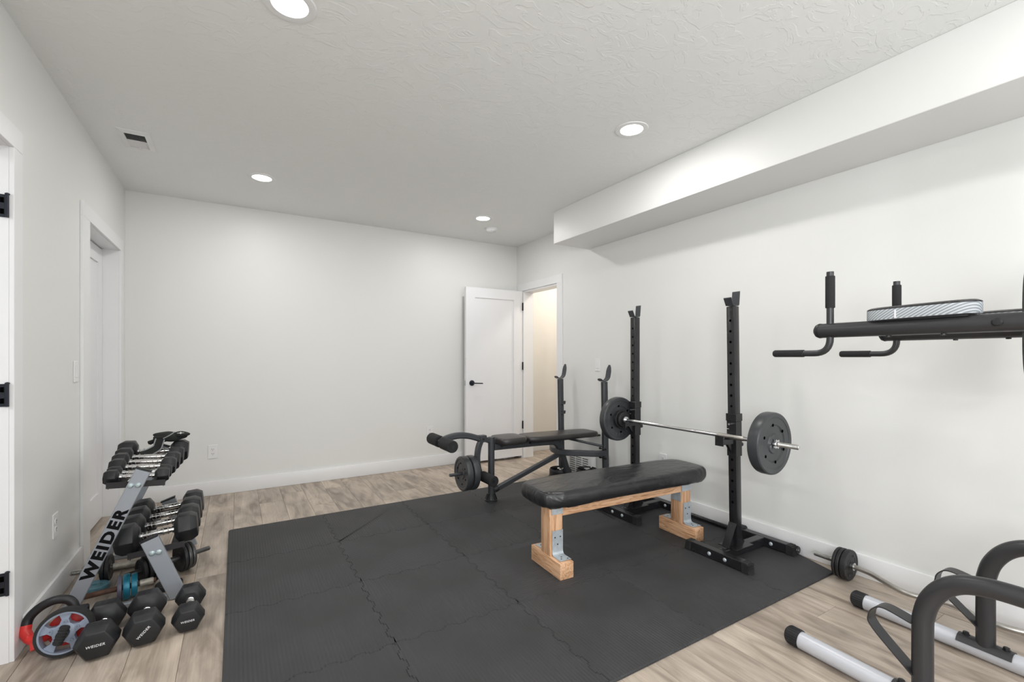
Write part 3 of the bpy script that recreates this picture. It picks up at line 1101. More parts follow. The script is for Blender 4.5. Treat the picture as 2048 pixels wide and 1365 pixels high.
# ================================================================== SQUAT STANDS
def squat_stand(label, loc, lean, ao):
    """post centre at loc (x,y); H shaped base: front foot at -x, rear foot at +x"""
    X, Y = loc
    t = thing('squat_stand', label, 'squat stand', (X, Y, MT), 'pair of black squat stands')
    B = lambda m, n_, mt='black_paint', p=None, **kw: m.build(n_, M[mt], p or t, off=(X, Y, MT) if p is None or p is t else None, **kw)
    z0, z1 = MT + .004, MT + .058
    xf, xr = X - .165, X + .285
    ya, yb = Y - .20, Y + .22
    for nm, xx in (('front_foot', xf), ('rear_foot', xr)):
        ft = B(MB().bx(xx - .025, xx + .025, ya + .03, yb - .03, z0, z1), nm, bevel=.003)
        for e, yy in ((-1, ya), (1, yb)):
            m = MB()
            o_ = .0015
            ye = yy + (-e) * .045
            m.add([(xx - .027, ye, z0 - .004), (xx + .027, ye, z0 - .004), (xx + .027, ye, z1 + o_), (xx - .027, ye, z1 + o_),
                   (xx - .027, yy, z0 - .004), (xx + .027, yy, z0 - .004), (xx + .025, yy - e * .012, z1 + o_), (xx - .025, yy - e * .012, z1 + o_)],
                  [(3, 2, 1, 0), (4, 5, 6, 7), (0, 1, 5, 4), (1, 2, 6, 5), (2, 3, 7, 6), (3, 0, 4, 7)])
            cap_ = B(m, 'end_cap', 'rubber_dull', bevel=.002)
            m = MB()
            for q in range(6):
                m.bx(xx - .0285, xx + .0285, min(ye, yy) + .003, max(ye, yy) - .014, z0 + .004 + q * .008, z0 + .008 + q * .008)
            m.build('rib', M['rubber_dull'], cap_, smooth=0)
        m = MB()
        if nm == 'front_foot':
            for yy in (Y - .055, Y + .045):
                m.lathe([(0, .011), (.003, .011), (.006, .008), (.007, .004), (.004, .003), (.004, 0)], (xx - .025, yy, (z0 + z1) / 2), (-1, 0, 0), 16)
        else:
            m.lathe([(0, .011), (.003, .011), (.006, .008), (.007, 0)], (xx - .025, Y - .065, (z0 + z1) / 2), (-1, 0, 0), 16)
        m.each('bolt', M['zinc'], ft)
    B(MB().bx(xf + .025, xr - .025, Y - .025, Y + .025, z0, z1), 'cross_beam', bevel=.003)
    B(MB().bx(X - .085, X + .085, Y - .06, Y + .06, z1, z1 + .005), 'base_plate', bevel=.001)
    # gussets
    for s in (-1, 1):
        m = MB()
        w_ = .058 if s < 0 else .05
        b0 = .10 if s < 0 else .085
        pts = [(s * .0252, .005), (s * b0, .005), (s * (b0 - .012), .018), (s * .0252, .135)]
        if s > 0: pts = pts[::-1]
        m.prism([(a, b) for a, b in pts], (X, Y - .003 + (0), z1), (1, 0, 0), (0, 0, 1), -.005)
        if s < 0:
            m.beam((X - .092, Y, z1 + .008), (X - .034, Y, z1 + .135), .05, .005, up=(0, 1, 0)) if False else m.add(
                [(X - .098, Y - .024, z1 + .006), (X - .098, Y + .024, z1 + .006), (X - .0275, Y + .024, z1 + .138), (X - .0275, Y - .024, z1 + .138),
                 (X - .103, Y - .024, z1 + .006), (X - .103, Y + .024, z1 + .006), (X - .0325, Y + .024, z1 + .14), (X - .0325, Y - .024, z1 + .14)],
                [(0, 1, 2, 3), (7, 6, 5, 4), (0, 4, 5, 1), (1, 5, 6, 2), (2, 6, 7, 3), (3, 7, 4, 0)])
        B(m, 'gusset', smooth=0)
    # uprights (slightly leaning)
    lx_, ly_ = lean
    H = 1.505 - MT
    def at(z, dx=0, dy=0): return (X + lx_ * z / H + dx, Y + ly_ * z / H + dy, MT + z)
    up_ = B(MB().beam(at(.058), at(H), .05, .05, up=(1, 0, 0)), 'upright', bevel=.003, seg=2)
    m = MB()
    z = .32
    while z < H - .04:
        if not (.585 < z < .835):
            p = Vector(at(z, -.0252))
            m.lathe([(0, .0078), (.0006, .0074), (.0006, 0)], p, (-1, 0, 0), 12)
        z += .0640
    m.each('pin_hole', M['plastic_dark'], up_, smooth=0)
    # top cradle (bent plate: short lip toward -x, tall lip at +x)
    m = MB()
    T0 = Vector(at(H, 0, 0))
    w_ = .025
    prof = [(-.052, .046), (-.030, .004), (.020, .003), (.027, .010), (.034, .088)]
    vs = []
    for d in (0, .005):
        for s in (-w_, w_):
            for a, b in prof: vs.append(T0 + Vector((a + d * .4, s, b + d)))
    n = len(prof)
    fs = []
    for q in range(n - 1):
        fs += [(q, q + 1, n + q + 1, n + q), (2 * n + q, 3 * n + q, 3 * n + q + 1, 2 * n + q + 1), (q, 2 * n + q, 2 * n + q + 1, q + 1), (n + q, n + q + 1, 3 * n + q + 1, 3 * n + q)]
    fs += [(0, n, 3 * n, 2 * n), (n - 1, 3 * n - 1, 4 * n - 1, 2 * n - 1)]
    m.add(vs, fs)
    B(m, 'top_cradle', 'grey_paint', smooth=0)
    # sliding sleeve
    m = MB()
    za, zb = .597, .852
    m.beam(at(za), at(zb - .045), .060, .060, up=(1, 0, 0))
    m.beam(at(zb - .045), at(zb), .066, .066, up=(1, 0, 0))
    sl_ = B(m, 'sleeve', bevel=.002)
    m = MB()
    m.beam(at(.690, -.030, ao), at(.690, -.142, ao), .040 if ao == 0 else .018, .028)
    q = Vector(at(.700 if ao == 0 else .690, -.142, ao))
    m.bx(q.x - .006, q.x, q.y - (.026 if ao == 0 else .010), q.y + (.026 if ao == 0 else .010), q.z - .030, q.z + (.030 if ao == 0 else .020))
    m.prism([(-.030, .0), (-.085, .0), (-.030, -.07)], Vector(at(.680, 0, .003)), (1, 0, 0), (0, 0, 1), -.005)
    m.prism([(-.030, .0), (-.085, .0), (-.030, -.07)], Vector(at(.680, 0, -.012)), (1, 0, 0), (0, 0, 1), -.005)
    m.build('spotter_arm', M['black_paint'], sl_, smooth=0)
    q = Vector(at(.79, -.030))
    MB().cyl((q.x + .003, q.y, q.z), (q.x - .022, q.y, q.z), .006, 12).cyl((q.x - .018, q.y, q.z - .028), (q.x - .014, q.y + .03, q.z - .03), .002, 8).build('locking_pin', M['chrome'], sl_)
    q = Vector(at(.66, .030))
    MB().cyl((q.x - .002, q.y, q.z), (q.x + .030, q.y, q.z), .006, 12).cyl((q.x + .022, q.y, q.z), (q.x + .040, q.y, q.z), .014, 16).build('tension_knob', M['rubber'], sl_)
    return t


squat_stand('black squat stand nearer the camera, holding the bar end with the bigger-looking plate', (2.578, 1.660), (-.032, 0), 0)
squat_stand('black squat stand farther from the camera, partly behind the wooden bench', (2.607, 2.500), (0, 0), -.036)


# ================================================================== BARBELLS AND PLATES
def plate(name, label, c, axis, rad, th, m, hole=.0145, cat='weight plate', group=None, holes=6, rim=.82, hub=.30, parent=None, text=None, part_name=None, facing=1, n=56):
    """c = centre of mass; disc normal = axis"""
    c = Vector(c); ax = Vector(axis).normalized()
    t2 = th / 2
    r = rad
    half = [(hole, t2 * .80), (r * hub, t2 * .86), (r * (hub + .03), t2 * .66), (r * (hub + .28), t2 * .64), (r * (hub + .31), t2 * .80), (r * rim, t2 * .84), (r * (rim + .03), t2 * .97), (r * .95, t2), (r * .985, t2 * .86), (r, t2 * .55)]
    prof = [(z, q) for q, z in half] + [(-z, q) for q, z in reversed(half)]
    mb = MB().lathe(prof, c, ax, n, closed=True)
    if parent is None:
        o = thing(name, label, cat, c, group)
        body = mb.build('disc', m, o, off=c, smooth=28)
        host = o
    else:
        o = mb.build(part_name or name, m, parent, smooth=28)
        body = host = o
    if holes:
        k = MB()
        d, a, b = basis(ax)
        for s in (-1, 1):
            for i in range(holes):
                an = 2 * PI * i / holes + .4
                p = c + (a * math.cos(an) + b * math.sin(an)) * r * (hub + .30) + d * s * t2 * .79
                k.lathe([(0, r * .052), (s * .0012, r * .049), (s * .0012, 0)], p, d, 12)
        k.each('grip_hole', M['plastic_dark'], host, off=c if parent is None else None, smooth=0)
    return o


def ring_text(body, c, X, Yv, r, hgt, m, parent, a0, span, depth=.0012, off=None):
    """raised characters on an arc, in the plane X,Yv centred at c"""
    X = Vector(X).normalized(); Yv = Vector(Yv).normalized()
    c = Vector(c)
    o3 = wloc(parent) if off is None else Vector(off)
    n = len(body)
    for i, ch in enumerate(body):
        if ch == ' ': continue
        a = a0 - span * (i / (n - 1) - .5) if n > 1 else a0
        u = X * math.cos(a) + Yv * math.sin(a)
        tx = u.cross(X.cross(Yv)).normalized()
        T = frame_m(c + u * r - o3, tx, u)
        text_obj(ch, hgt * .62, hgt, depth, m, parent, T, name='raised_character', bold=.01)


bar_x, bar_z = 2.500, 0.7315
t = thing('barbell', 'chrome barbell resting on the two black squat stands', 'barbell', (bar_x, 2.0, bar_z))
MB().lathe([(1.257, 0), (1.257, .010), (1.262, .0125), (1.49, .0125), (2.52, .0125), (2.72, .0125), (2.75, .0125), (2.755, .010), (2.755, 0)], (bar_x, 0, bar_z), (0, 1, 0), 20).build('shaft', M['chrome'], t)
MB().lathe([(1.258, .0105), (1.264, .0132), (1.372, .0132), (1.374, .0126)], (bar_x, 0, bar_z), (0, 1, 0), 20).build('threaded_end', M['thread_y'], t)
MB().lathe([(1.56, .0128), (1.565, .0148), (1.72, .0150), (1.725, .0128)], (bar_x, 0, bar_z), (0, 1, 0), 20).build('knurled_grip', M['steel'], t)
for y in (1.508, 2.496):
    MB().lathe([(0, .0127), (0, .024), (.004, .026), (.012, .026), (.016, .024), (.016, .0127)], (bar_x, y - .012, bar_z), (0, 1, 0), 28).build('inner_collar', M['chrome'], t)


def star_nut(parent, c, axis, r, th, m):
    d, a, b = basis(axis)
    poly = []
    for i in range(24):
        an = 2 * PI * i / 24
        q = r * (1.0 if (i % 4) in (0, 1) else .74)
        poly.append((math.cos(an) * q, math.sin(an) * q))
    k = MB()
    k.prism(poly, c, a, b, th if a.cross(b).dot(d) > 0 else -th)
    k.lathe([(0, r * .6), (th * 1.8, r * .55), (th * 1.8, 0)], c, axis, 16)
    return k.build('star_collar', m, parent, smooth=30)


star_nut(t, Vector((bar_x, 1.380, bar_z)), (0, -1, 0), .027, .010, M['chrome'])
p = plate('weight_plate', 'large grey-black vinyl weight plate on the near end of the barbell', (bar_x, 1.412, bar_z), (0, -1, 0), .170, .062, M['vinyl_plate'], hole=.0128, group='plates on the barbell')
p = plate('weight_plate', 'large grey-black vinyl weight plate on the far end of the barbell', (bar_x, 2.575, bar_z), (0, -1, 0), .166, .055, M['vinyl_plate'], hole=.0128, group='plates on the barbell')
ring_text('25 LBS', (bar_x, 2.575 - .0275, bar_z), (1, 0, 0), (0, 0, 1), .118, .022, M['backplate'], p, R(-75), R(70))
plate('weight_plate', 'small black plate just inside the big plate on the near end of the barbell', (bar_x, 1.464, bar_z), (0, -1, 0), .098, .034, M['iron'], hole=.0128, group='small plates on the barbell', holes=0)
for q, (yy, rr_) in enumerate(((2.5325, .070), (2.514, .056))):
    plate('weight_plate', ['small black plate against the big far plate of the barbell', 'smallest black plate behind the far squat stand, innermost on the barbell'][q], (bar_x, yy, bar_z), (0, -1, 0), rr_, .018, M['iron'], hole=.0128, group='small plates on the barbell', holes=0)

# black long bar on the floor against the right wall
lz = MT + .026
t = thing('floor_barbell', 'long black barbell lying on the mat against the right baseboard', 'barbell', (2.895, 2.2, lz))
MB().lathe([(1.46, 0), (1.46, .021), (1.466, .0245), (1.79, .0245), (1.792, .0245)], (2.895, 0, lz), (0, 1, 0), 24).build('sleeve', M['black_paint'], t)
MB().lathe([(1.792, .0), (1.792, .024), (1.796, .036), (1.828, .036), (1.832, .030), (1.832, 0)], (2.885, 0, lz + .011), (0, 1, 0), 28).build('collar', M['rubber'], t)
MB().lathe([(1.834, 0), (1.834, .0145), (3.05, .0145), (3.05, 0)], (2.895, 0, lz - .008), (0, 1, 0), 20).build('shaft', M['black_paint'], t)
MB().lathe([(1.456, 0), (1.456, .010), (1.460, .012), (1.460, 0)], (2.895, 0, lz), (0, 1, 0), 16).build('end_screw', M['iron_worn'], t)

# curl bar on the floor
cz = .082
t = thing('curl_bar', 'bent steel curl bar lying on the floor along the right wall', 'curl bar', (2.82, 1.2, cz))
pth = [(2.832, 1.338, cz), (2.824, 1.19, cz), (2.816, 1.10, cz), (2.800, 1.05, cz), (2.755, .975, cz), (2.722, .905, cz), (2.728, .850, cz), (2.768, .765, cz), (2.758, .700, cz), (2.728, .640, cz), (2.722, .585, cz), (2.738, .52, cz), (2.790, .43, cz), (2.815, .33, cz), (2.820, .24, cz), (2.824, .06, cz)]
MB().tube(smoothpath(pth, 5), .0125, 16).build('shaft', M['steel'], t)
MB().lathe([(0, .0), (0, .0135), (.085, .0135), (.085, 0)], (2.8315, 1.340, cz), (-.05, -1, 0), 16).build('threaded_end', M['thread_y'], t)
for y, sg in ((1.146, -1), (.225, 1)):
    MB().lathe([(0, .0127), (0, .020), (sg * .012 * -1, .020), (sg * -.012, .0127)], (2.823, y - .004, cz), (0, 1, 0), 20).build('collar', M['chrome'], t)
for q, (y, rr_, th) in enumerate(((1.170, .0805, .026), (1.196, .079, .018), (1.215, .078, .016), (.20, .0805, .026))):
    lb = ['black iron weight plate with raised figures, outermost toward the viewer on the curl bar', 'middle black iron plate of three on the curl bar', 'last black iron plate toward the threaded end of the curl bar', 'black iron plate on the hidden end of the curl bar'][q]
    pl = plate('weight_plate', lb, (2.825, y, cz), (0, -1, 0), rr_, th, M['iron'], hole=.0128, group='plates on the curl bar', holes=0, hub=.34)
    if q == 0:
        ring_text('WEIGHT', (2.825, y - th / 2 * .9, cz), (1, 0, 0), (0, 0, 1), .052, .013, M['iron_worn'], pl, R(-120), R(110))
        ring_text('5', (2.825, y - th / 2 * .9, cz), (1, 0, 0), (0, 0, 1), .052, .018, M['iron_worn'], pl, R(55), R(10))

# ================================================================== WEIGHT BENCH (grey frame)
BY = 3.335
t = thing('weight_bench', 'charcoal tube weight bench with leg lift and two pads', 'weight bench', (2.2, BY, MT))
G = M['grey_paint']
B = lambda m, n_, mt=G, p=None, **kw: m.build(n_, mt, p or t, **kw)
ROW = [(.020, .028), (.028, .020), (.028, -.020), (.020, -.028), (-.020, -.028), (-.028, -.020), (-.028, .020), (-.020, .028)]
RECT = lambda w, h, c=.006: [(w - c, h), (w, h - c), (w, -h + c), (w - c, -h), (-w + c, -h), (-w, -h + c), (-w, h - c), (-w + c, h)]
# front leg
B(MB().tube([(1.812, BY, MT + .03), (1.812, BY, .540)], .0275, 20), 'front_leg')
fc = B(MB().lathe([(0, .0), (0, .052), (.008, .052), (.012, .045), (.045, .034), (.06, .032), (.06, 0)], (1.812, BY, MT), (0, 0, 1), 28), 'foot_cap', M['rubber'])
m = MB()
for i in range(10):
    a = 2 * PI * i / 10
    m.tube([(1.812 + .049 * math.cos(a), BY + .049 * math.sin(a), MT + .012), (1.812 + .033 * math.cos(a), BY + .033 * math.sin(a), MT + .058)], .003, 6)
m.build('rib', M['rubber'], fc)
# spine with the curved rear drop
sp_ = [(1.835, BY, .455), (2.30, BY, .448), (2.46, BY, .440), (2.515, BY, .400), (2.520, BY, .300)]
B(MB().sweep(fil(sp_, [.2, .05, .06], 8), RECT(.0225, .026)), 'spine')
B(MB().sweep([(1.835, BY, .095), (2.500, BY, .318)], RECT(.020, .020)), 'diagonal_brace')
B(MB().lathe([(0, .0), (0, .026), (.035, .026), (.035, 0)], (1.842, BY, .098), (.95, 0, .31), 16), 'brace_sleeve', M['rubber'])
B(MB().sweep([(2.540, BY, .345), (2.606, BY, .16), (2.662, BY, MT + .004)], RECT(.020, .024)), 'rear_leg')
m = MB()
for (x, z) in ((1.90, .458), (2.515, .325), (1.812, .22)):
    m.lathe([(0, .0), (0, .010), (.006, .010), (.010, .005), (.010, 0)], (x, BY - (.0225 if x != 1.812 else .0275), z), (0, -1, 0), 10)
m.each('bolt', M['iron'], t)
# uprights
UX, UYS = 2.780, (3.030, 3.668)
for s, uy in enumerate(UYS):
    u_ = B(MB().sweep([(UX + .020, uy, MT), (UX, uy, .985)], RECT(.024, .026, .009), up=(1, 0, 0)), 'upright')
    # grooves
    MB().beam((UX + .019 - .0262, uy, .05), (UX - .0262, uy, .97), .008, .001, up=(1, 0, 0)).build('groove', M['iron'], u_, smooth=0)
    # bar holder: J/Y shaped paddle
    sgn = 1
    prof = [(-.058, 1.010), (-.045, .994), (-.022, .985), (.010, .990), (.030, 1.004), (.044, 1.030), (.062, 1.128)]
    wd = [.012, .020, .022, .022, .024, .024, .022]
    path = smoothpath([(UX + a, uy, b + .006) for a, b in prof], 4)
    m = MB()
    npth = len(path)
    sc_ = [1.0] * npth
    sc_[0] = .35; sc_[1] = .8; sc_[-1] = .35; sc_[-2] = .8
    m.sweep(path, [(-.029, -.003), (.029, -.003), (.029, .003), (-.029, .003)], up=(0, 0, 1), rad=sc_)
    B(m, 'bar_holder')
    # safety hooks
    for zz in ((.74, .645) if s else (.70, .60)):
        m = MB()
        m.sweep(fil([(UX + .0, uy - .026, zz), (UX + .0, uy - .062, zz), (UX + .0, uy - .066, zz + .030)], .01, 3), RECT(.013, .005, .001), up=(0, 0, 1))
        m.cyl((UX, uy - .026, zz - .006), (UX, uy - .045, zz - .006), .006, 10)
        m.build('safety_hook', G, u_)
    m = MB()
    for zz in (.395, .315):
        m.cyl((UX - .018, uy - .040, zz), (UX - .018, uy + .040, zz), .0055, 10)
        m.cyl((UX - .018, uy - .040, zz), (UX - .018, uy - .028, zz), .010, 8)
        m.cyl((UX - .018, uy + .028, zz), (UX - .018, uy + .040, zz), .010, 8)
    m.each('bolt', M['iron'], u_)
# bowed cross tube joining the uprights through the spine
cb = [(UX, UYS[0] - .0, .355), (UX - .08, UYS[0] + .02, .355), (2.60, UYS[0] + .11, .355), (2.515, BY - .10, .352), (2.500, BY, .350), (2.515, BY + .10, .352), (2.60, UYS[1] - .11, .355), (UX - .08, UYS[1] - .02, .355), (UX, UYS[1], .355)]
B(MB().sweep(smoothpath(cb, 5), RECT(.024, .024), up=(0, 0, 1)), 'cross_tube')
# pads
def pad_rot(x0, x1, y0, y1, z, th, tilt, e, name, mt, nseed):
    m = pad_mesh(x0, x1, y0, y1, z, z + th, e=e, crown=.006, er=.022, ruck=.004, seed=nseed)
    T = Matrix.Translation((x0, 0, z)) @ Matrix.Rotation(-tilt, 4, 'Y') @ Matrix.Translation((-x0, 0, -z))
    m.v = [T @ p for p in m.v]
    return m.build(name, mt, t, smooth=60)


pad_rot(1.846, 2.112, BY - .135, BY + .135, .478, .056, R(0), 4.2, 'seat_pad', M['leather2'], 2)
pad_rot(2.118, 2.905, BY - .135, BY + .135, .480, .046, R(-1.2), 5.5, 'back_pad', M['leather2'], 5).location = (0, 0, 0)
B(MB().bx(1.87, 2.12, BY - .10, BY + .10, .474, .484), 'seat_board', M['rubber'])
B(MB().bx(2.15, 2.93, BY - .09, BY + .09, .462, .476), 'back_board', M['rubber'])
B(MB().sweep([(2.70, BY, .455), (2.58, BY, .452)], RECT(.012, .008)).tube([(2.60, BY - .02, .458), (2.775, BY - .295, .415)], .011, 10), 'support_rod')
# leg lift: pivot, upper curved arm, lower curved arm
PX, PZ = 1.725, .538
B(MB().sweep([(1.812, BY, .505), (PX - .01, BY, PZ + .002)], RECT(.018, .022)), 'pivot_arm')
B(MB().bx(PX - .03, PX + .03, BY - .026, BY + .026, PZ + .018, PZ + .024).bx(PX - .03, PX + .03, BY - .030, BY - .025, PZ - .03, PZ + .02).bx(PX - .03, PX + .03, BY + .025, BY + .030, PZ - .03, PZ + .02), 'pivot_bracket')
B(MB().cyl((PX, BY - .038, PZ - .004), (PX, BY + .038, PZ - .004), .009, 12), 'pivot_bolt', M['iron'])
ua = [(PX - .02, BY, PZ - .004), (1.60, BY, .568), (1.50, BY, .578), (1.41, BY, .562), (1.355, BY, .532)]
B(MB().sweep(smoothpath(ua, 6), RECT(.024, .024, .010)), 'upper_arm')
la = [(PX - .01, BY, PZ - .02), (1.692, BY, .46), (1.682, BY, .38), (1.690, BY, .30), (1.712, BY, .235)]
B(MB().sweep(smoothpath(la, 6), RECT(.022, .022, .009), up=(0, 1, 0)), 'lower_arm')


def roller(x, z, y0, y1, r):
    m = MB().lathe([(0, .010), (0, r - .006), (.006, r), (y1 - y0 - .006, r), (y1 - y0, r - .006), (y1 - y0, .010)], (x, y0, z), (0, 1, 0), 28)
    o = B(m, 'foam_roller', M['foam_roll'])
    MB().lathe([(-.001, 0), (-.001, .015), (.002, .016)], (x, y0 - .001, z), (0, 1, 0), 16).build('end_plug', M['rubber'], o)


roller(1.372, .537, BY - .215, BY - .030, .046)
roller(1.372, .537, BY + .030, BY + .215, .046)
B(MB().cyl((1.372, BY - .2, .537), (1.372, BY + .2, .537), .011, 12), 'roller_bar', M['iron'])
roller(1.722, .232, BY - .215, BY - .022, .042)
B(MB().cyl((1.722, BY - .2, .232), (1.722, BY + .15, .232), .012, 12), 'roller_bar')
B(MB().cyl((1.695, BY, .270), (1.440, BY, .270), .0125, 14), 'plate_peg')
plate('weight_plate', 'black vinyl plate facing the left wall, outer one on the leg lift peg', (1.562, BY, .270), (-1, 0, 0), .138, .052, M['vinyl_plate'], hole=.0135, group='plates on the weight bench')
plate('weight_plate', 'black vinyl plate nearest the bench post, inner one on the leg lift peg', (1.622, BY, .270), (-1, 0, 0), .138, .052, M['vinyl_plate'], hole=.0135, group='plates on the weight bench')

# two rotating push-up discs behind the bench
for q, (x, y) in enumerate(((2.630, 3.470), (2.812, 3.300))):
    zz = MT
    t = thing('push_up_disc', ['black round push-up grip with red button behind the bench pad, left of the pair', 'black round push-up grip beside the wall register, right of the pair'][q], 'push-up grip', (x, y, zz), 'black round push-up grips behind the bench')
    t.scale = (1, 1, 2.9) if q == 0 else (.92, .92, 3.1)
    c = Vector((x, y, zz))
    MB().lathe([(0, 0), (0, .100), (.006, .112), (.022, .112), (.030, .100), (.028, .055), (.036, .048), (.036, 0)], c, (0, 0, 1), 36).build('base', M['rubber'], t)
    MB().lathe([(.036, .036), (.048, .030), (.050, 0)], c, (0, 0, 1), 24).build('silver_cap', M['chrome'], t)
    MB().tube(fil([c + Vector((-.085, -.03, .024)), c + Vector((-.060, -.02, .040)), c + Vector((.060, .02, .040)), c + Vector((.085, .03, .024))], .02, 5), .008, 12).build('handle', M['rubber'], t)
    MB().lathe([(.028, .088), (.042, .088), (.048, .096), (.042, .104), (.028, .104)], c, (0, 0, 1), 36).build('ring', M['rubber'], t)
    MB().lathe([(.028, 0), (.028, .014), (.040, .014), (.042, 0)], c + Vector((-.055, -.045, 0)), (0, 0, 1), 14).build('button', M['red'], t)

# ================================================================== POWER TOWER
t = thing('power_tower', 'charcoal dip and knee raise tower with light grey floor tubes at right', 'power tower', (1.995, 1.05, 0))
tower = t
TP, TS = M['tower_paint'], M['tower_silver']
B = lambda m, n_, mt=TP, p=None, **kw: m.build(n_, mt, p or t, **kw)
TX = (1.995, 2.565)
r_ = .0335
for k_, X in enumerate(TX):
    ye = 1.050 + k_ * .022
    fr = B(MB().tube([(X, ye - .045, r_ + .001), (X, -.75, r_ + .001)], r_, 28), 'floor_tube', TS)
    for (ya_, yb_) in ((ye, ye - .055), (-.80, -.745)):
        m = MB()
        sg = 1 if ya_ > yb_ else -1
        m.lathe([(0, 0), (0, r_ - .006), (-sg * .007, r_ + .001), (-sg * .055, r_ + .0018), (-sg * .055, r_ - .001)], (X, ya_, r_ + .003), (0, 1, 0), 32)
        cp_ = B(m, 'end_cap', M['rubber'])
        m = MB()
        for i in range(24):
            a = 2 * PI * i / 24
            p0 = Vector((X + (r_ + .0018) * math.cos(a), 0, r_ + .003 + (r_ + .0018) * math.sin(a)))
            m.tube([(p0.x, ya_ - sg * .010, p0.z), (p0.x, ya_ - sg * .052, p0.z)], .0016, 5)
        m.build('rib', M['rubber'], cp_)
    # saddle bracket and leg tube
    yl = .600 + k_ * .007
    m = MB()
    for i in range(9):
        pass
    arc = [R(a) for a in (22, 40, 60, 75, 90, 105, 120, 140, 160)]
    outer = [(X + (r_ + .0045) * math.cos(a), r_ + .001 + (r_ + .0045) * math.sin(a)) for a in arc]
    inner = [(X + (r_ + .0005) * math.cos(a), r_ + .001 + (r_ + .0005) * math.sin(a)) for a in reversed(arc)]
    m.prism([(a, b) for a, b in outer + inner], (0, yl - .080, 0), (1, 0, 0), (0, 0, 1), -.16)
    sb = B(m, 'saddle_bracket')
    for dy in (-.058, .058):
        k = MB().lathe([(0, 0), (0, .013), (.003, .013), (.003, .010), (.011, .010), (.013, .006), (.013, 0)], (X, yl + dy, 2 * r_ + .004), (0, 0, 1), 6)
        k.build('bolt', M['rubber'], sb, smooth=0)
    leg = [(X, yl, 2 * r_ - .012), (X, yl, .285), (X, yl - .004, .340), (X, yl - .020, .395), (X, yl - .052, .445), (X, yl - .095, .478), (X, yl - .15, .494), (X, yl - .21, .499), (X, .285, .498)]
    RR = .0290
    B(MB().tube(smoothpath(leg, 7), RR, 32), 'leg_tube')
    # flat-bar step loop
    st = [(X - .0, yl + .022, .302), (X, yl + .098, .316), (X, yl + .130, .302), (X, yl + .146, .270), (X, yl + .134, .230), (X, yl + .020, .128)]
    B(MB().sweep(smoothpath(st, 6), [(-.026, -.0022), (.026, -.0022), (.026, .0022), (-.026, .0022)], up=(0, 0, 1)), 'step_loop')
    # rear post, carrying arm
    B(MB().tube([(X, .255, 2 * r_ - .01), (X, .255, 2.05)], .034, 24), 'rear_post')
    ax_ = 2.008 if k_ == 0 else 2.512
    ya_ = .950 - k_ * .009
    za = 1.306 - k_ * .004
    B(MB().tube([(ax_, ya_ - .022, za), (ax_, .24, za)], .0285, 24), 'arm_tube')
    B(MB().lathe([(0, .0295), (.006, .0295), (.016, .025), (.024, .014), (.026, 0)], (ax_, ya_ - .026, za), (0, 1, 0), 24), 'end_plug', M['rubber'])
    yh = .892 - k_ * .016
    hb = [(ax_, yh, 1.535), (ax_, yh, 1.255), (ax_, yh + .028, 1.2185), (ax_, yh + .125, 1.2165)]
    B(MB().tube(fil([(ax_, yh, 1.537), (ax_, yh, 1.2165), (ax_, yh + .225, 1.2165)], .06, 8), .0125, 18), 'grip_tube')
    B(MB().lathe([(0, 0), (0, .0155), (.002, .0165), (.123, .0165), (.125, .0155), (.125, .0125)], (ax_, yh, 1.395), (0, 0, 1), 20), 'foam_grip', M['foam_roll'])
    B(MB().lathe([(0, .0125), (.002, .0150), (.122, .0150), (.126, .0130), (.126, 0)], (ax_, yh + .098, 1.2165), (0, 1, 0), 20), 'foam_grip', M['foam_roll'])
    m = MB()
    for dy in (.70, .55): m.lathe([(0, 0), (0, .008), (-.005, .008), (-.006, 0)], (ax_, dy - k_ * .02, za - .0275), (0, 0, 1), 8)
    m.lathe([(0, .013), (.003, .013), (.007, .009), (.008, 0)], (ax_ - .028, .418, za), (-1, 0, 0), 16)
    m.each('bolt', M['rubber'], t)
    # arm pad: black top, silver banded side, rounded ends (stadium)
    pc = (ax_ + .012, .615 - k_ * .004)
    hw_, hl = .052, .153
    m = MB()
    n = 48

    def stad(k):
        out_ = []
        for i in range(n):
            a = 2 * PI * i / n
            ca, sa = math.cos(a), math.sin(a)
            out_.append((pc[0] + hw_ * k * (abs(ca) ** .75) * (1 if ca > 0 else -1), pc[1] + (hl - hw_ + hw_ * k) * (abs(sa) ** .62) * (1 if sa > 0 else -1)))
        return out_
    def ring(k, z): return [(x, y, z + (y - pc[1]) * -.022) for x, y in stad(k)]
    zb_ = za + .030
    lv = [ring(.96, zb_), ring(1.0, zb_ + .003), ring(1.0, zb_ + .035)]
    vs = [p for l_ in lv for p in l_]
    fs = [tuple(reversed(range(n)))]
    for q in range(2):
        for i in range(n):
            j = (i + 1) % n
            fs.append((q * n + i, q * n + j, (q + 1) * n + j, (q + 1) * n + i))
    fs.append(tuple(range(2 * n, 3 * n)))
    ap = B(MB().add(vs, fs), 'arm_pad', M['webbing'], smooth=40)
    lv = [ring(1.0, zb_ + .0352), ring(.985, zb_ + .040), ring(.80, zb_ + .045), ring(.4, zb_ + .047)]
    vs = [p for l_ in lv for p in l_]
    fs = [tuple(reversed(range(n)))]
    for q in range(3):
        for i in range(n):
            j = (i + 1) % n
            fs.append((q * n + i, q * n + j, (q + 1) * n + j, (q + 1) * n + i))
    fs.append(tuple(range(3 * n, 4 * n)))
    MB().add(vs, fs).build('pad_cover', M['leather'], ap, smooth=50)
    MB().bx(pc[0] - hw_ - .0012, pc[0] - hw_ + .002, pc[1] + .048, pc[1] + .053, zb_ + .001, zb_ + .030).build('seam', M['ink_white'], ap, smooth=0)
    MB().bx(pc[0] - .035, pc[0] + .035, pc[1] - .13, pc[1] + .13, za + .024, zb_ + .006).build('pad_board', M['rubber'], ap, smooth=0)
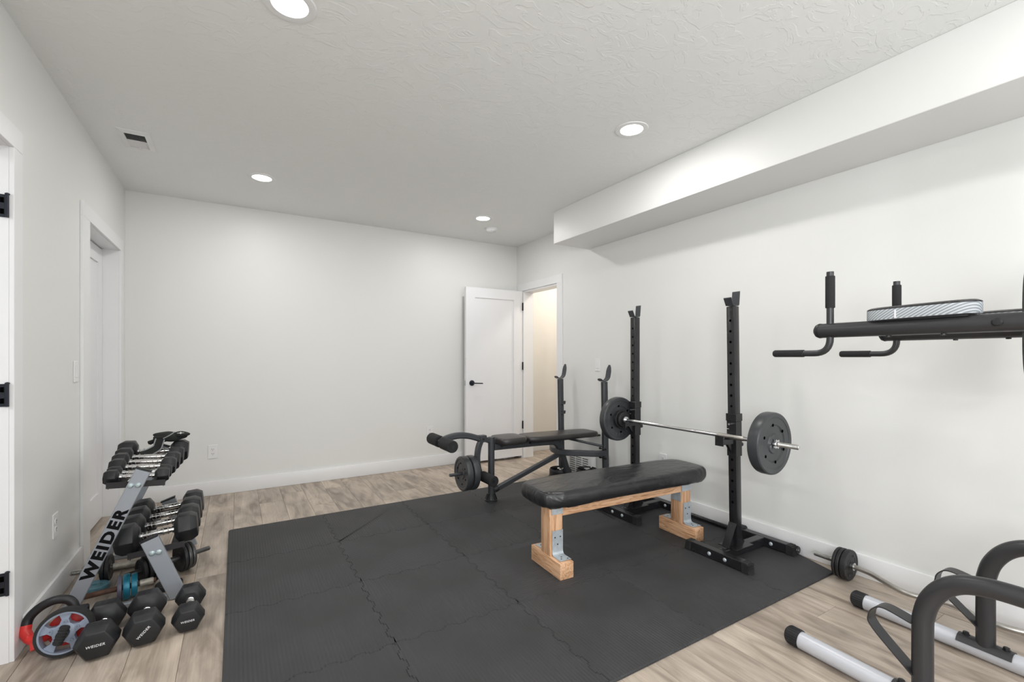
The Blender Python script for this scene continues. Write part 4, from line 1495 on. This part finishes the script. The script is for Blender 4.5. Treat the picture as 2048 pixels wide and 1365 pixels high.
# backrest with silver edge
m = MB()
pr = []
bx0, bx1, bz0, bz1 = 2.088, 2.452, 1.085, 1.525
n = 48
vs = []
for (d, k) in ((0, .97), (.006, 1), (.042, 1), (.05, .96)):
    for i in range(n):
        a = 2 * PI * i / n
        ca, sa = math.cos(a), math.sin(a)
        vs.append(((bx0 + bx1) / 2 + (bx1 - bx0) / 2 * k * abs(ca) ** .45 * (1 if ca > 0 else -1), .345 + d, (bz0 + bz1) / 2 + (bz1 - bz0) / 2 * k * abs(sa) ** .6 * (1 if sa > 0 else -1)))
fs = [tuple(reversed(range(n))), tuple(range(3 * n, 4 * n))]
for q in range(3):
    for i in range(n):
        j = (i + 1) % n
        fs.append((q * n + i, q * n + j, (q + 1) * n + j, (q + 1) * n + i))
bk = B(MB().add(vs, fs), 'backrest', M['leather'], smooth=40)
vb = []
for d in (.010, .036):
    for i in range(n):
        a = 2 * PI * i / n
        ca, sa = math.cos(a), math.sin(a)
        vb.append(((bx0 + bx1) / 2 + ((bx1 - bx0) / 2 + .0012) * abs(ca) ** .45 * (1 if ca > 0 else -1), .345 + d, (bz0 + bz1) / 2 + ((bz1 - bz0) / 2 + .0012) * abs(sa) ** .6 * (1 if sa > 0 else -1)))
MB().add(vb, [(i, (i + 1) % n, n + (i + 1) % n, n + i) for i in range(n)]).build('side_band', M['webbing'], bk, smooth=40)
B(MB().tube([(1.995, .255, 1.30), (2.585, .255, 1.30)], .028, 20), 'cross_tube')
B(MB().bx(2.20, 2.32, .28, .346, 1.15, 1.45), 'backrest_plate')
B(MB().tube([(1.995, .255, .45), (2.585, .255, .45)], .028, 20), 'cross_tube')
B(MB().tube([(1.80, .255, 2.06), (2.78, .255, 2.06)], .018, 20), 'pull_up_bar')
tower.rotation_euler = (0, 0, R(-2.8))


# ================================================================== DUMBBELL RACK
RY0, RY1 = 2.80, 3.52
t = thing('dumbbell_rack', 'silver and black two tier dumbbell rack by the left wall', 'dumbbell rack', (-.45, 3.15, 0))
B = lambda m, n_, mt=M['rack_silver'], p=None, **kw: m.build(n_, mt, p or t, **kw)
LB = (Vector((-.668, 0, .0)), Vector((-.384, 0, .655)))     # long bar axis
SB = (Vector((-.245, 0, .0)), Vector((-.360, 0, .316)))     # short bar axis


def slab(m, a, b, w, y0, y1, cap=True, slant=0.0):
    d = (b - a).normalized()
    s = Vector((d.z, 0, -d.x))
    vs = []
    for y in (y0, y1):
        for p, e in ((a, -1), (a, 1), (b, 1), (b, -1)):
            q = p + s * (e * w / 2)
            if p is a: q = q - d * (q.z / d.z if False else 0)
            vs.append(Vector((q.x, y, max(q.z, 0.001))))
    m.add(vs, [(3, 2, 1, 0), (4, 5, 6, 7), (0, 1, 5, 4), (1, 2, 6, 5), (2, 3, 7, 6), (3, 0, 4, 7)])


for k_, y in enumerate((RY0, RY1)):
    m = MB(); slab(m, LB[0], LB[1], .062, y, y + .022)
    lb = B(m, 'long_leg', bevel=.003)
    m = MB()
    dd = (LB[1] - LB[0]).normalized(); ss = Vector((dd.z, 0, -dd.x))
    c = LB[1] + dd * .003
    m.add([(c + ss * e * .033 + Vector((0, yy, 0)) + dd * h) for yy in (y - .001, y + .023) for h in (-.001, .006) for e in (-1, 1)], [(0, 1, 3, 2), (4, 6, 7, 5), (0, 4, 5, 1), (2, 3, 7, 6), (0, 2, 6, 4), (1, 5, 7, 3)])
    m.build('leg_cap', M['rubber'], lb)
    m = MB(); slab(m, SB[0], SB[1], .074, y - (.004 if k_ == 0 else 0), y + .020)
    sb = B(m, 'short_leg', bevel=.003)
    m = MB()
    dd2 = (SB[1] - SB[0]).normalized(); ss2 = Vector((dd2.z, 0, -dd2.x))
    c = SB[1] + dd2 * .003
    m.add([(c + ss2 * e * .038 + Vector((0, yy, 0)) + dd2 * h) for yy in (y - .005, y + .021) for h in (-.001, .006) for e in (-1, 1)], [(0, 1, 3, 2), (4, 6, 7, 5), (0, 4, 5, 1), (2, 3, 7, 6), (0, 2, 6, 4), (1, 5, 7, 3)])
    m.build('leg_cap', M['rubber'], sb)
    # foot rail on the floor joining both legs
    B(MB().bx(-.66, -.235, y + .004, y + .028, .001, .030), 'floor_rail', bevel=.002)
    if k_ == 0:
        for (x, z, par) in ((-.431, .590, lb), (-.403, .588, lb), (-.350, .250, sb), (-.323, .250, sb)):
            yy = y if par is lb else y - .004
            MB().lathe([(0, .0), (0, .0125), (-.003, .0125), (-.008, .008), (-.0095, 0)], (x, yy, z), (0, 1, 0), 18).build('bolt', M['bolt'], par)
# tiers: dark end plates and two long rails each
U_T = R(3.6)     # upper tier falls to the right
L_T = R(-4.6)    # lower tier rises to the right
DK = mat('dark_steel', srgb(48, 46, 48), 0.45, metal=0.3, var=(10, 0.1))


def tier(xc, zc, half, tilt, nm, drop):
    c, s = math.cos(tilt), math.sin(tilt)
    P = lambda u, w_: (xc + u * c + w_ * s, zc - u * s + w_ * c)
    for y in (RY0 + .0235, RY1 - .0055):
        m = MB()
        pts = [P(-half, -.014), P(half, -.014), P(half, .015), P(-half, .015)]
        vs = [(a, yy, b) for yy in (y, y + .004) for a, b in pts]
        m.add(vs, [(3, 2, 1, 0), (4, 5, 6, 7), (0, 1, 5, 4), (1, 2, 6, 5), (2, 3, 7, 6), (3, 0, 4, 7)])
        B(m, nm + '_end_plate', DK, smooth=0)
    for u in (-half + .035, half - .035):
        m = MB()
        pts = [P(u - .028, -.003 - drop), P(u + .028, -.003 - drop), P(u + .028, -drop), P(u - .028, -drop)]
        vs = [(a, yy, b) for yy in (RY0 + .028, RY1 - .006) for a, b in pts]
        m.add(vs, [(3, 2, 1, 0), (4, 5, 6, 7), (0, 1, 5, 4), (1, 2, 6, 5), (2, 3, 7, 6), (3, 0, 4, 7)])
        e = -.028 if u < 0 else .028
        pts = [P(u + e * .95, -.016 - drop), P(u + e, -.016 - drop), P(u + e, -drop), P(u + e * .95, -drop)]
        vs = [(a, yy, b) for yy in (RY0 + .028, RY1 - .006) for a, b in pts]
        m.add(vs, [(3, 2, 1, 0), (4, 5, 6, 7), (0, 1, 5, 4), (1, 2, 6, 5), (2, 3, 7, 6), (3, 0, 4, 7)])
        B(m, nm + '_rail', DK, smooth=0)
    return P


PU = tier(-.413, .588, .112, U_T, 'upper_tier', .003)
PLo = tier(-.335, .252, .112, L_T, 'lower_tier', .007)
# lettering on the long front leg
dd = (LB[1] - LB[0]).normalized()
up_v = Vector((-dd.z, 0, dd.x))
mid = LB[0].lerp(LB[1], .505)
T = frame_m(mid + Vector((0, RY0 - .0006, 0)) - Vector((-.45, 3.15, 0)), dd, up_v)
text_obj('WEIDER', .340, .048, .0008, M['ink_black'], t, T, bold=.05, spacing=1.22)


# ---- hex dumbbells
def hex_dumbbell(label, flat, hl, total, group=None, letters=None, angle=0, weight_text=None, name='dumbbell'):
    """axis along local X, centre at origin, rests with a flat down at z=-flat/2"""
    t = thing(name, label, 'dumbbell', (0, 0, 0), group)
    rc = flat / 2 / math.cos(PI / 6)
    H = total / 2
    for s in (-1, 1):
        m = MB()
        prof = [(H - hl, rc * .58), (H - hl + .004, rc * .66), (H - hl * .80, rc * .985), (H - hl * .76, rc), (H - hl * .30, rc), (H - hl * .26, rc * .985), (H - .003, rc * .80), (H, rc * .76)]
        n = 6
        vs = []
        for (x, q) in prof:
            for i in range(n):
                a = 2 * PI * i / n
                vs.append((s * x, q * math.cos(a), q * math.sin(a)))
        fs = [tuple(range(n)), tuple((len(prof) - 1) * n + i for i in reversed(range(n)))]
        for j in range(len(prof) - 1):
            for i in range(n):
                k2 = (i + 1) % n
                fs.append((j * n + i, j * n + k2, (j + 1) * n + k2, (j + 1) * n + i))
        m.add(vs, fs)
        hd = m.build('head', M['rubber'], t, bevel=min(.0035, flat * .03), seg=2, smooth=50, bang=40)
        if letters and s == letters:
            X = Vector((0, s, 0)) if s > 0 else Vector((0, -1, 0))
            Tm = frame_m((s * (H + .0006), 0, 0), Matrix.Rotation(angle, 3, 'X') @ X, Matrix.Rotation(angle, 3, 'X') @ Vector((0, 0, 1)))
            text_obj('WEIDER', flat * .46, flat * .078, .0008, M['ink_white'], t, Tm, bold=.012, shear=.15, spacing=1.1)
        if weight_text:
            Tm = frame_m((s * (H - hl * .53), 0, flat / 2 + .0002), (0, 1 * (1 if letters and letters > 0 else -1), 0), (-1 * (1 if letters and letters > 0 else -1), 0, 0))
            text_obj(weight_text, flat * .26, hl * .26, .0012, M['iron'], hd, Tm, name='raised_number', bold=.02)
    g = H - hl
    prof = [(-g - .004, .0), (-g - .004, .0165), (-g + .010, .0165), (-g + .012, .0125), (-g * .55, .0145), (-g * .2, .0165), (g * .2, .0165), (g * .55, .0145), (g - .012, .0125), (g - .010, .0165), (g + .004, .0165), (g + .004, 0)]
    k = .8 + (flat - .07) * 4 if flat < .12 else 1.0
    h = MB().lathe([(a, b * k) for a, b in prof], (0, 0, 0), (1, 0, 0), 24).build('handle', M['chrome'], t)
    m = MB()
    for q in (-.62, -.34, .0, .34, .62):
        m.lathe([(-.003, .0135 * k), (-.002, .0172 * k), (.002, .0172 * k), (.003, .0135 * k)], (q * g, 0, 0), (1, 0, 0), 20)
    m.build('grip_ring', M['steel'], h)
    return t


# upper tier, six pairs of heads from near to far
UP = [(2.868, .066, .058, .252), (2.945, .068, .058, .256), (3.035, .088, .066, .275), (3.143, .098, .070, .290), (3.262, .106, .074, .305), (3.400, .122, .088, .330)]
ul = ['smallest black hex dumbbell, nearest on the upper tier', 'second nearest small black hex dumbbell on the upper tier', 'third black hex dumbbell from the near end of the upper tier', 'fourth black hex dumbbell from the near end of the upper tier', 'fifth black hex dumbbell on the upper tier, under the glove strap', 'big black hex dumbbell at the far end of the upper tier, glove on it']
for (y, fl_, hl_, tot), lb in zip(UP, ul):
    d = hex_dumbbell(lb, fl_, hl_, tot, 'hex dumbbells on the upper tier')
    u0 = .0
    x, z = PU(u0, -.002 + fl_ / 2)
    d.location = (x - .004, y, z)
    d.rotation_euler = (0, U_T, 0)
LO = [2.908, 3.064, 3.220, 3.376]
ll = ['large black hex dumbbell nearest on the lower tier', 'second nearest large black hex dumbbell on the lower tier', 'third large black hex dumbbell on the lower tier', 'black hex dumbbell farthest along the lower tier']
d0 = hex_dumbbell(ll[0], .134, .098, .335, 'large hex dumbbells on the lower tier')
for i, (y, lb) in enumerate(zip(LO, ll)):
    d = d0 if i == 0 else dup(d0, (0, 0, 0), None, lb)
    x, z = PLo(0, -.006 + .067)
    d.location = (x, y, z)
    d.rotation_euler = (0, L_T, 0)

# three dumbbells on the floor, logo ends toward the viewer
for lb, flat, hl_, tot, c, yaw, ang, wt in (
        ('large black hex dumbbell on the floor touching the wheel roller', .125, .100, .305, (-.484, 2.540), 93.5, 0, '50'),
        ('middle of three floor dumbbells, logo printed diagonally', .125, .102, .312, (-.340, 2.555), 94.5, R(-45), '50'),
        ('smallest floor dumbbell, right of the rack foot', .107, .086, .298, (-.184, 2.572), 91.5, 0, '20')):
    d = hex_dumbbell(lb, flat, hl_, tot, 'hex dumbbells standing on the floor', letters=-1, angle=ang, weight_text=wt)
    d.location = (c[0], c[1], flat / 2 + .001)
    d.rotation_euler = (0, 0, R(yaw))


# ---- adjustable dumbbells lying under the rack
def adj(label, p0, p1, plates, mbar, name='adjustable_dumbbell', sleeve=None, nuts=()):
    """bar from p0 to p1; plates: list of (t, radius, thick, material)"""
    p0 = Vector(p0); p1 = Vector(p1)
    L = (p1 - p0).length
    d = (p1 - p0).normalized()
    c = (p0 + p1) / 2
    t = thing(name, label, 'dumbbell', c, 'adjustable dumbbells under the rack')
    MB().lathe([(0, 0), (0, .010), (.003, .0125), (L - .003, .0125), (L, .010), (L, 0)], p0, d, 16).build('handle_bar', mbar, t)
    if sleeve: MB().lathe([(sleeve[0], .0127), (sleeve[0] + .003, .0165), (sleeve[1] - .003, .0165), (sleeve[1], .0127)], p0, d, 16).build('grip_sleeve', sleeve[2], t)
    for (u, r0, th, mm) in plates:
        plate('plate', '', p0 + d * u, d, r0, th, mm, hole=.0128, holes=0, parent=t, part_name='plate', n=32, hub=.36)
    for u, sg in nuts: star_nut(t, p0 + d * u, d * sg, .024, .009, M['steel'])
    return t


adj('adjustable dumbbell with threaded end by the baseboard and one black plate', (-.735, 3.205, .080), (-.425, 3.190, .080), [(.135, .062, .018, M['iron']), (.155, .066, .016, M['iron'])], M['thread_x'], sleeve=(.170, .30, M['worn_white']), nuts=((.125, -1),))
adj('adjustable dumbbell with stacks of black plates poking out right of the rack', (-.490, 3.020, .082), (-.135, 3.215, .082), [(.075, .060, .018, M['iron']), (.097, .070, .020, M['iron']), (.119, .078, .020, M['iron']), (.255, .078, .018, M['iron']), (.276, .078, .018, M['iron_worn']), (.298, .074, .018, M['iron_worn'])], M['iron_worn'], sleeve=(.135, .24, M['iron_worn']), nuts=((.315, 1),))
adj('adjustable dumbbell with rusty handle and teal plates under the rack', (-.640, 2.905, .062), (-.352, 2.945, .062), [(.150, .060, .018, M['purple']), (.176, .061, .026, M['teal']), (.206, .056, .024, M['teal'])], M['rust'], sleeve=(.225, .282, M['worn_white']))
# loose teal plate lying flat, small black ones beside the rack foot
pl = plate('weight_plate', 'pale teal weight plate lying on another by the left wall under the rack', (-.622, 3.10, .030), (.1, .05, 1), .062, .022, M['teal_pale'], hole=.014, holes=0, group='loose plates under the rack')
plate('weight_plate', 'black plate on the floor between the rack legs', (-.300, 2.965, .014), (0, 0, 1), .060, .022, M['iron'], hole=.014, holes=0, group='loose plates under the rack')
t = thing('chrome_bar', 'short threaded chrome dumbbell bar lying behind the plates', 'dumbbell bar', (-.53, 3.34, .04))
MB().cyl((-.66, 3.36, .014), (-.36, 3.33, .014), .0125, 16).build('bar', M['thread_x'], t)

# ---- ab wheel
wc = Vector((-.593, 2.518, .0915))
t = thing('exercise_wheel', 'grey spoked exercise wheel with black tyre, red frame and curved handle', 'exercise wheel', (wc.x, wc.y, 0))
ax = Vector((.02, -.985, .17)).normalized()
Rw = .0900
MB().lathe([(-.026, Rw * .87), (-.026, Rw * .97), (-.018, Rw), (.018, Rw), (.026, Rw * .97), (.026, Rw * .87)], wc, ax, 56, closed=True).build('tyre', M['rubber_dull'], t)
hb = MB()
hb.lathe([(-.022, Rw * .80), (-.022, Rw * .868), (.024, Rw * .868), (.024, Rw * .80)], wc, ax, 56, closed=True)
hb.lathe([(-.018, .010), (-.018, Rw * .40), (.018, Rw * .40), (.022, Rw * .30), (.022, .010)], wc, ax, 40, closed=True)
d_, a_, b_ = basis(ax)
for i in range(5):
    an = 2 * PI * i / 5 + .35
    u = a_ * math.cos(an) + b_ * math.sin(an)
    w_ = d_.cross(u)
    vs = []
    for dd_ in (-.010, .017):
        for (rr_, hw_) in ((Rw * .33, .017), (Rw * .55, .0105), (Rw * .83, .021)):
            vs += [wc + d_ * dd_ + u * rr_ + w_ * hw_, wc + d_ * dd_ + u * rr_ - w_ * hw_]
    hb.add(vs, [(0, 2, 3, 1), (2, 4, 5, 3), (6, 7, 9, 8), (8, 9, 11, 10), (0, 6, 8, 2), (2, 8, 10, 4), (1, 3, 9, 7), (3, 5, 11, 9)])
hub = hb.build('hub', M['hub_grey'], t, smooth=35)
m = MB()
for i in range(5):
    an = 2 * PI * i / 5 + .35
    u = a_ * math.cos(an) + b_ * math.sin(an)
    m.lathe([(.0178, .007), (.0235, .007), (.0235, .004), (.019, .004), (.019, 0)], wc + u * Rw * .46, ax, 14)
m.each('screw_boss', M['hub_grey'], hub)
# forward grip (short ribbed stub)
gv = MB().tube([wc + ax * .020, wc + ax * .052 + Vector((.0, 0, -.002))], .019, 18).build('axle_cap', M['rubber'], t)
g2_ = [wc + ax * .040 + Vector((.004, 0, .018)), wc + ax * .058 + Vector((-.004, 0, -.020))]
gp = MB().tube([wc + ax * .045 + Vector((.010, 0, .030)), wc + ax * .050 + Vector((-.012, 0, -.032))], .0155, 18).build('grip_stub', M['rubber_dull'], t)
m = MB()
for q in range(6):
    u = (q + .5) / 6
    p = g2_[0].lerp(g2_[1], u)
    dv = (Vector((-.022, 0, -.062))).normalized()
    c_ = (wc + ax * .045 + Vector((.010, 0, .030))).lerp(wc + ax * .050 + Vector((-.012, 0, -.032)), u)
    m.lathe([(-.002, .0150), (0, .0172), (.002, .0150)], c_, dv, 18)
m.build('grip_rib', M['rubber_dull'], gp)
arc = [(-.585, 2.615, .135), (-.594, 2.62, .160), (-.612, 2.622, .178), (-.645, 2.625, .184), (-.682, 2.63, .172), (-.712, 2.632, .150), (-.730, 2.630, .125), (-.735, 2.620, .098)]
MB().tube(smoothpath(arc, 6), .0172, 18).build('handle', M['rubber'], t)
MB().tube(smoothpath([(-.735, 2.622, .104), (-.733, 2.61, .080), (-.712, 2.59, .058), (-.680, 2.565, .062), (-.640, 2.545, .085)], 5), .019, 16, rad=None).build('elbow', M['red'], t)
MB().lathe([(-.060, .012), (-.060, Rw * .62), (-.050, Rw * .66), (-.034, Rw * .70), (-.030, .012)], wc, ax, 40, closed=True).build('drum', M['red'], t)
MB().tube([(-.700, 2.575, .06), (-.690, 2.555, .028)], .014, 12).build('foot_stub', M['red'], t)
MB().bx(-.60, -.545, 2.60, 2.65, .10, .135).build('handle_clamp', M['rubber'], t, bevel=.006)

# ---- gloves on the far dumbbell
gx, gy, gz = -.335, 3.385, .706
t = thing('workout_glove', 'black padded workout glove with grey piping draped on the top dumbbells', 'glove', (gx, gy, gz - .02))
rs = random.Random(3)


def blob(c, r3, seed, n=20):
    rs = random.Random(seed)
    ph = [rs.random() * 6 for _ in range(6)]
    m = MB().ball(c, 1.0, n, r3)
    c = Vector(c)
    out_ = []
    for p in m.v:
        q = p - c
        k = 1 + .10 * math.sin(q.x * 70 + ph[0]) + .08 * math.sin(q.y * 60 + ph[1]) + .06 * math.sin(q.z * 150 + ph[2])
        out_.append(c + q * k)
    m.v = out_
    return m


m = blob((gx, gy, gz + .018), (.088, .050, .024), 1, 24)
m.add(blob((gx - .035, gy + .02, gz + .034), (.050, .040, .016), 2).v, blob((0, 0, 0), (1, 1, 1), 2).f)
m.add(blob((gx + .045, gy - .01, gz + .032), (.052, .036, .017), 4).v, blob((0, 0, 0), (1, 1, 1), 2).f)
m.build('palm', M['glove'], t, smooth=70)
m = MB()
for q, dx in enumerate((-.080, -.088, -.076)):
    m.tube([(gx - .02, gy - .01 + q * .018, gz + .006), (gx + dx, gy - .005 + q * .020, gz + .002 - q * .004), (gx + dx - .018, gy + q * .02, gz - .008)], .011, 12)
m.each('finger', M['glove'], t)
# hanging strap with two piping lines
sp_ = [(gx - .045, gy - .045, gz + .018), (gx - .052, gy - .055, gz - .010), (gx - .060, gy - .062, gz - .030), (gx - .095, gy - .085, gz - .048), (gx - .125, gy - .105, gz - .053)]
sp2 = smoothpath(sp_, 5)
st_ = MB().sweep(sp2, [(-.020, -.0015), (.020, -.0015), (.020, .0015), (-.020, .0015)], up=(0, 1, 0)).build('strap', M['glove'], t)
for s in (-1, 1):
    MB().sweep(sp2, [(s * .0205 - .003, -.0028), (s * .0205 + .003, -.0028), (s * .0205 + .003, .0028), (s * .0205 - .003, .0028)], up=(0, 1, 0)).build('piping', M['glove_trim'], st_)
MB().tube(smoothpath([(gx - .03, gy - .050, gz + .020), (gx + .0, gy - .045, gz + .036), (gx + .02, gy - .02, gz + .050)], 5), .003, 8).build('piping', M['glove_trim'], t)
# white star-shaped mark
poly = []
for i in range(8):
    a = 2 * PI * i / 8
    q = .014 if i % 2 == 0 else .005
    poly.append((math.cos(a) * q * 1.3, math.sin(a) * q * .6))
MB().prism(poly, (gx + .052, gy - .040, gz + .044), (1, 0, 0), (0, .75, .66), .002).build('mark', M['ink_white'], t, smooth=0)
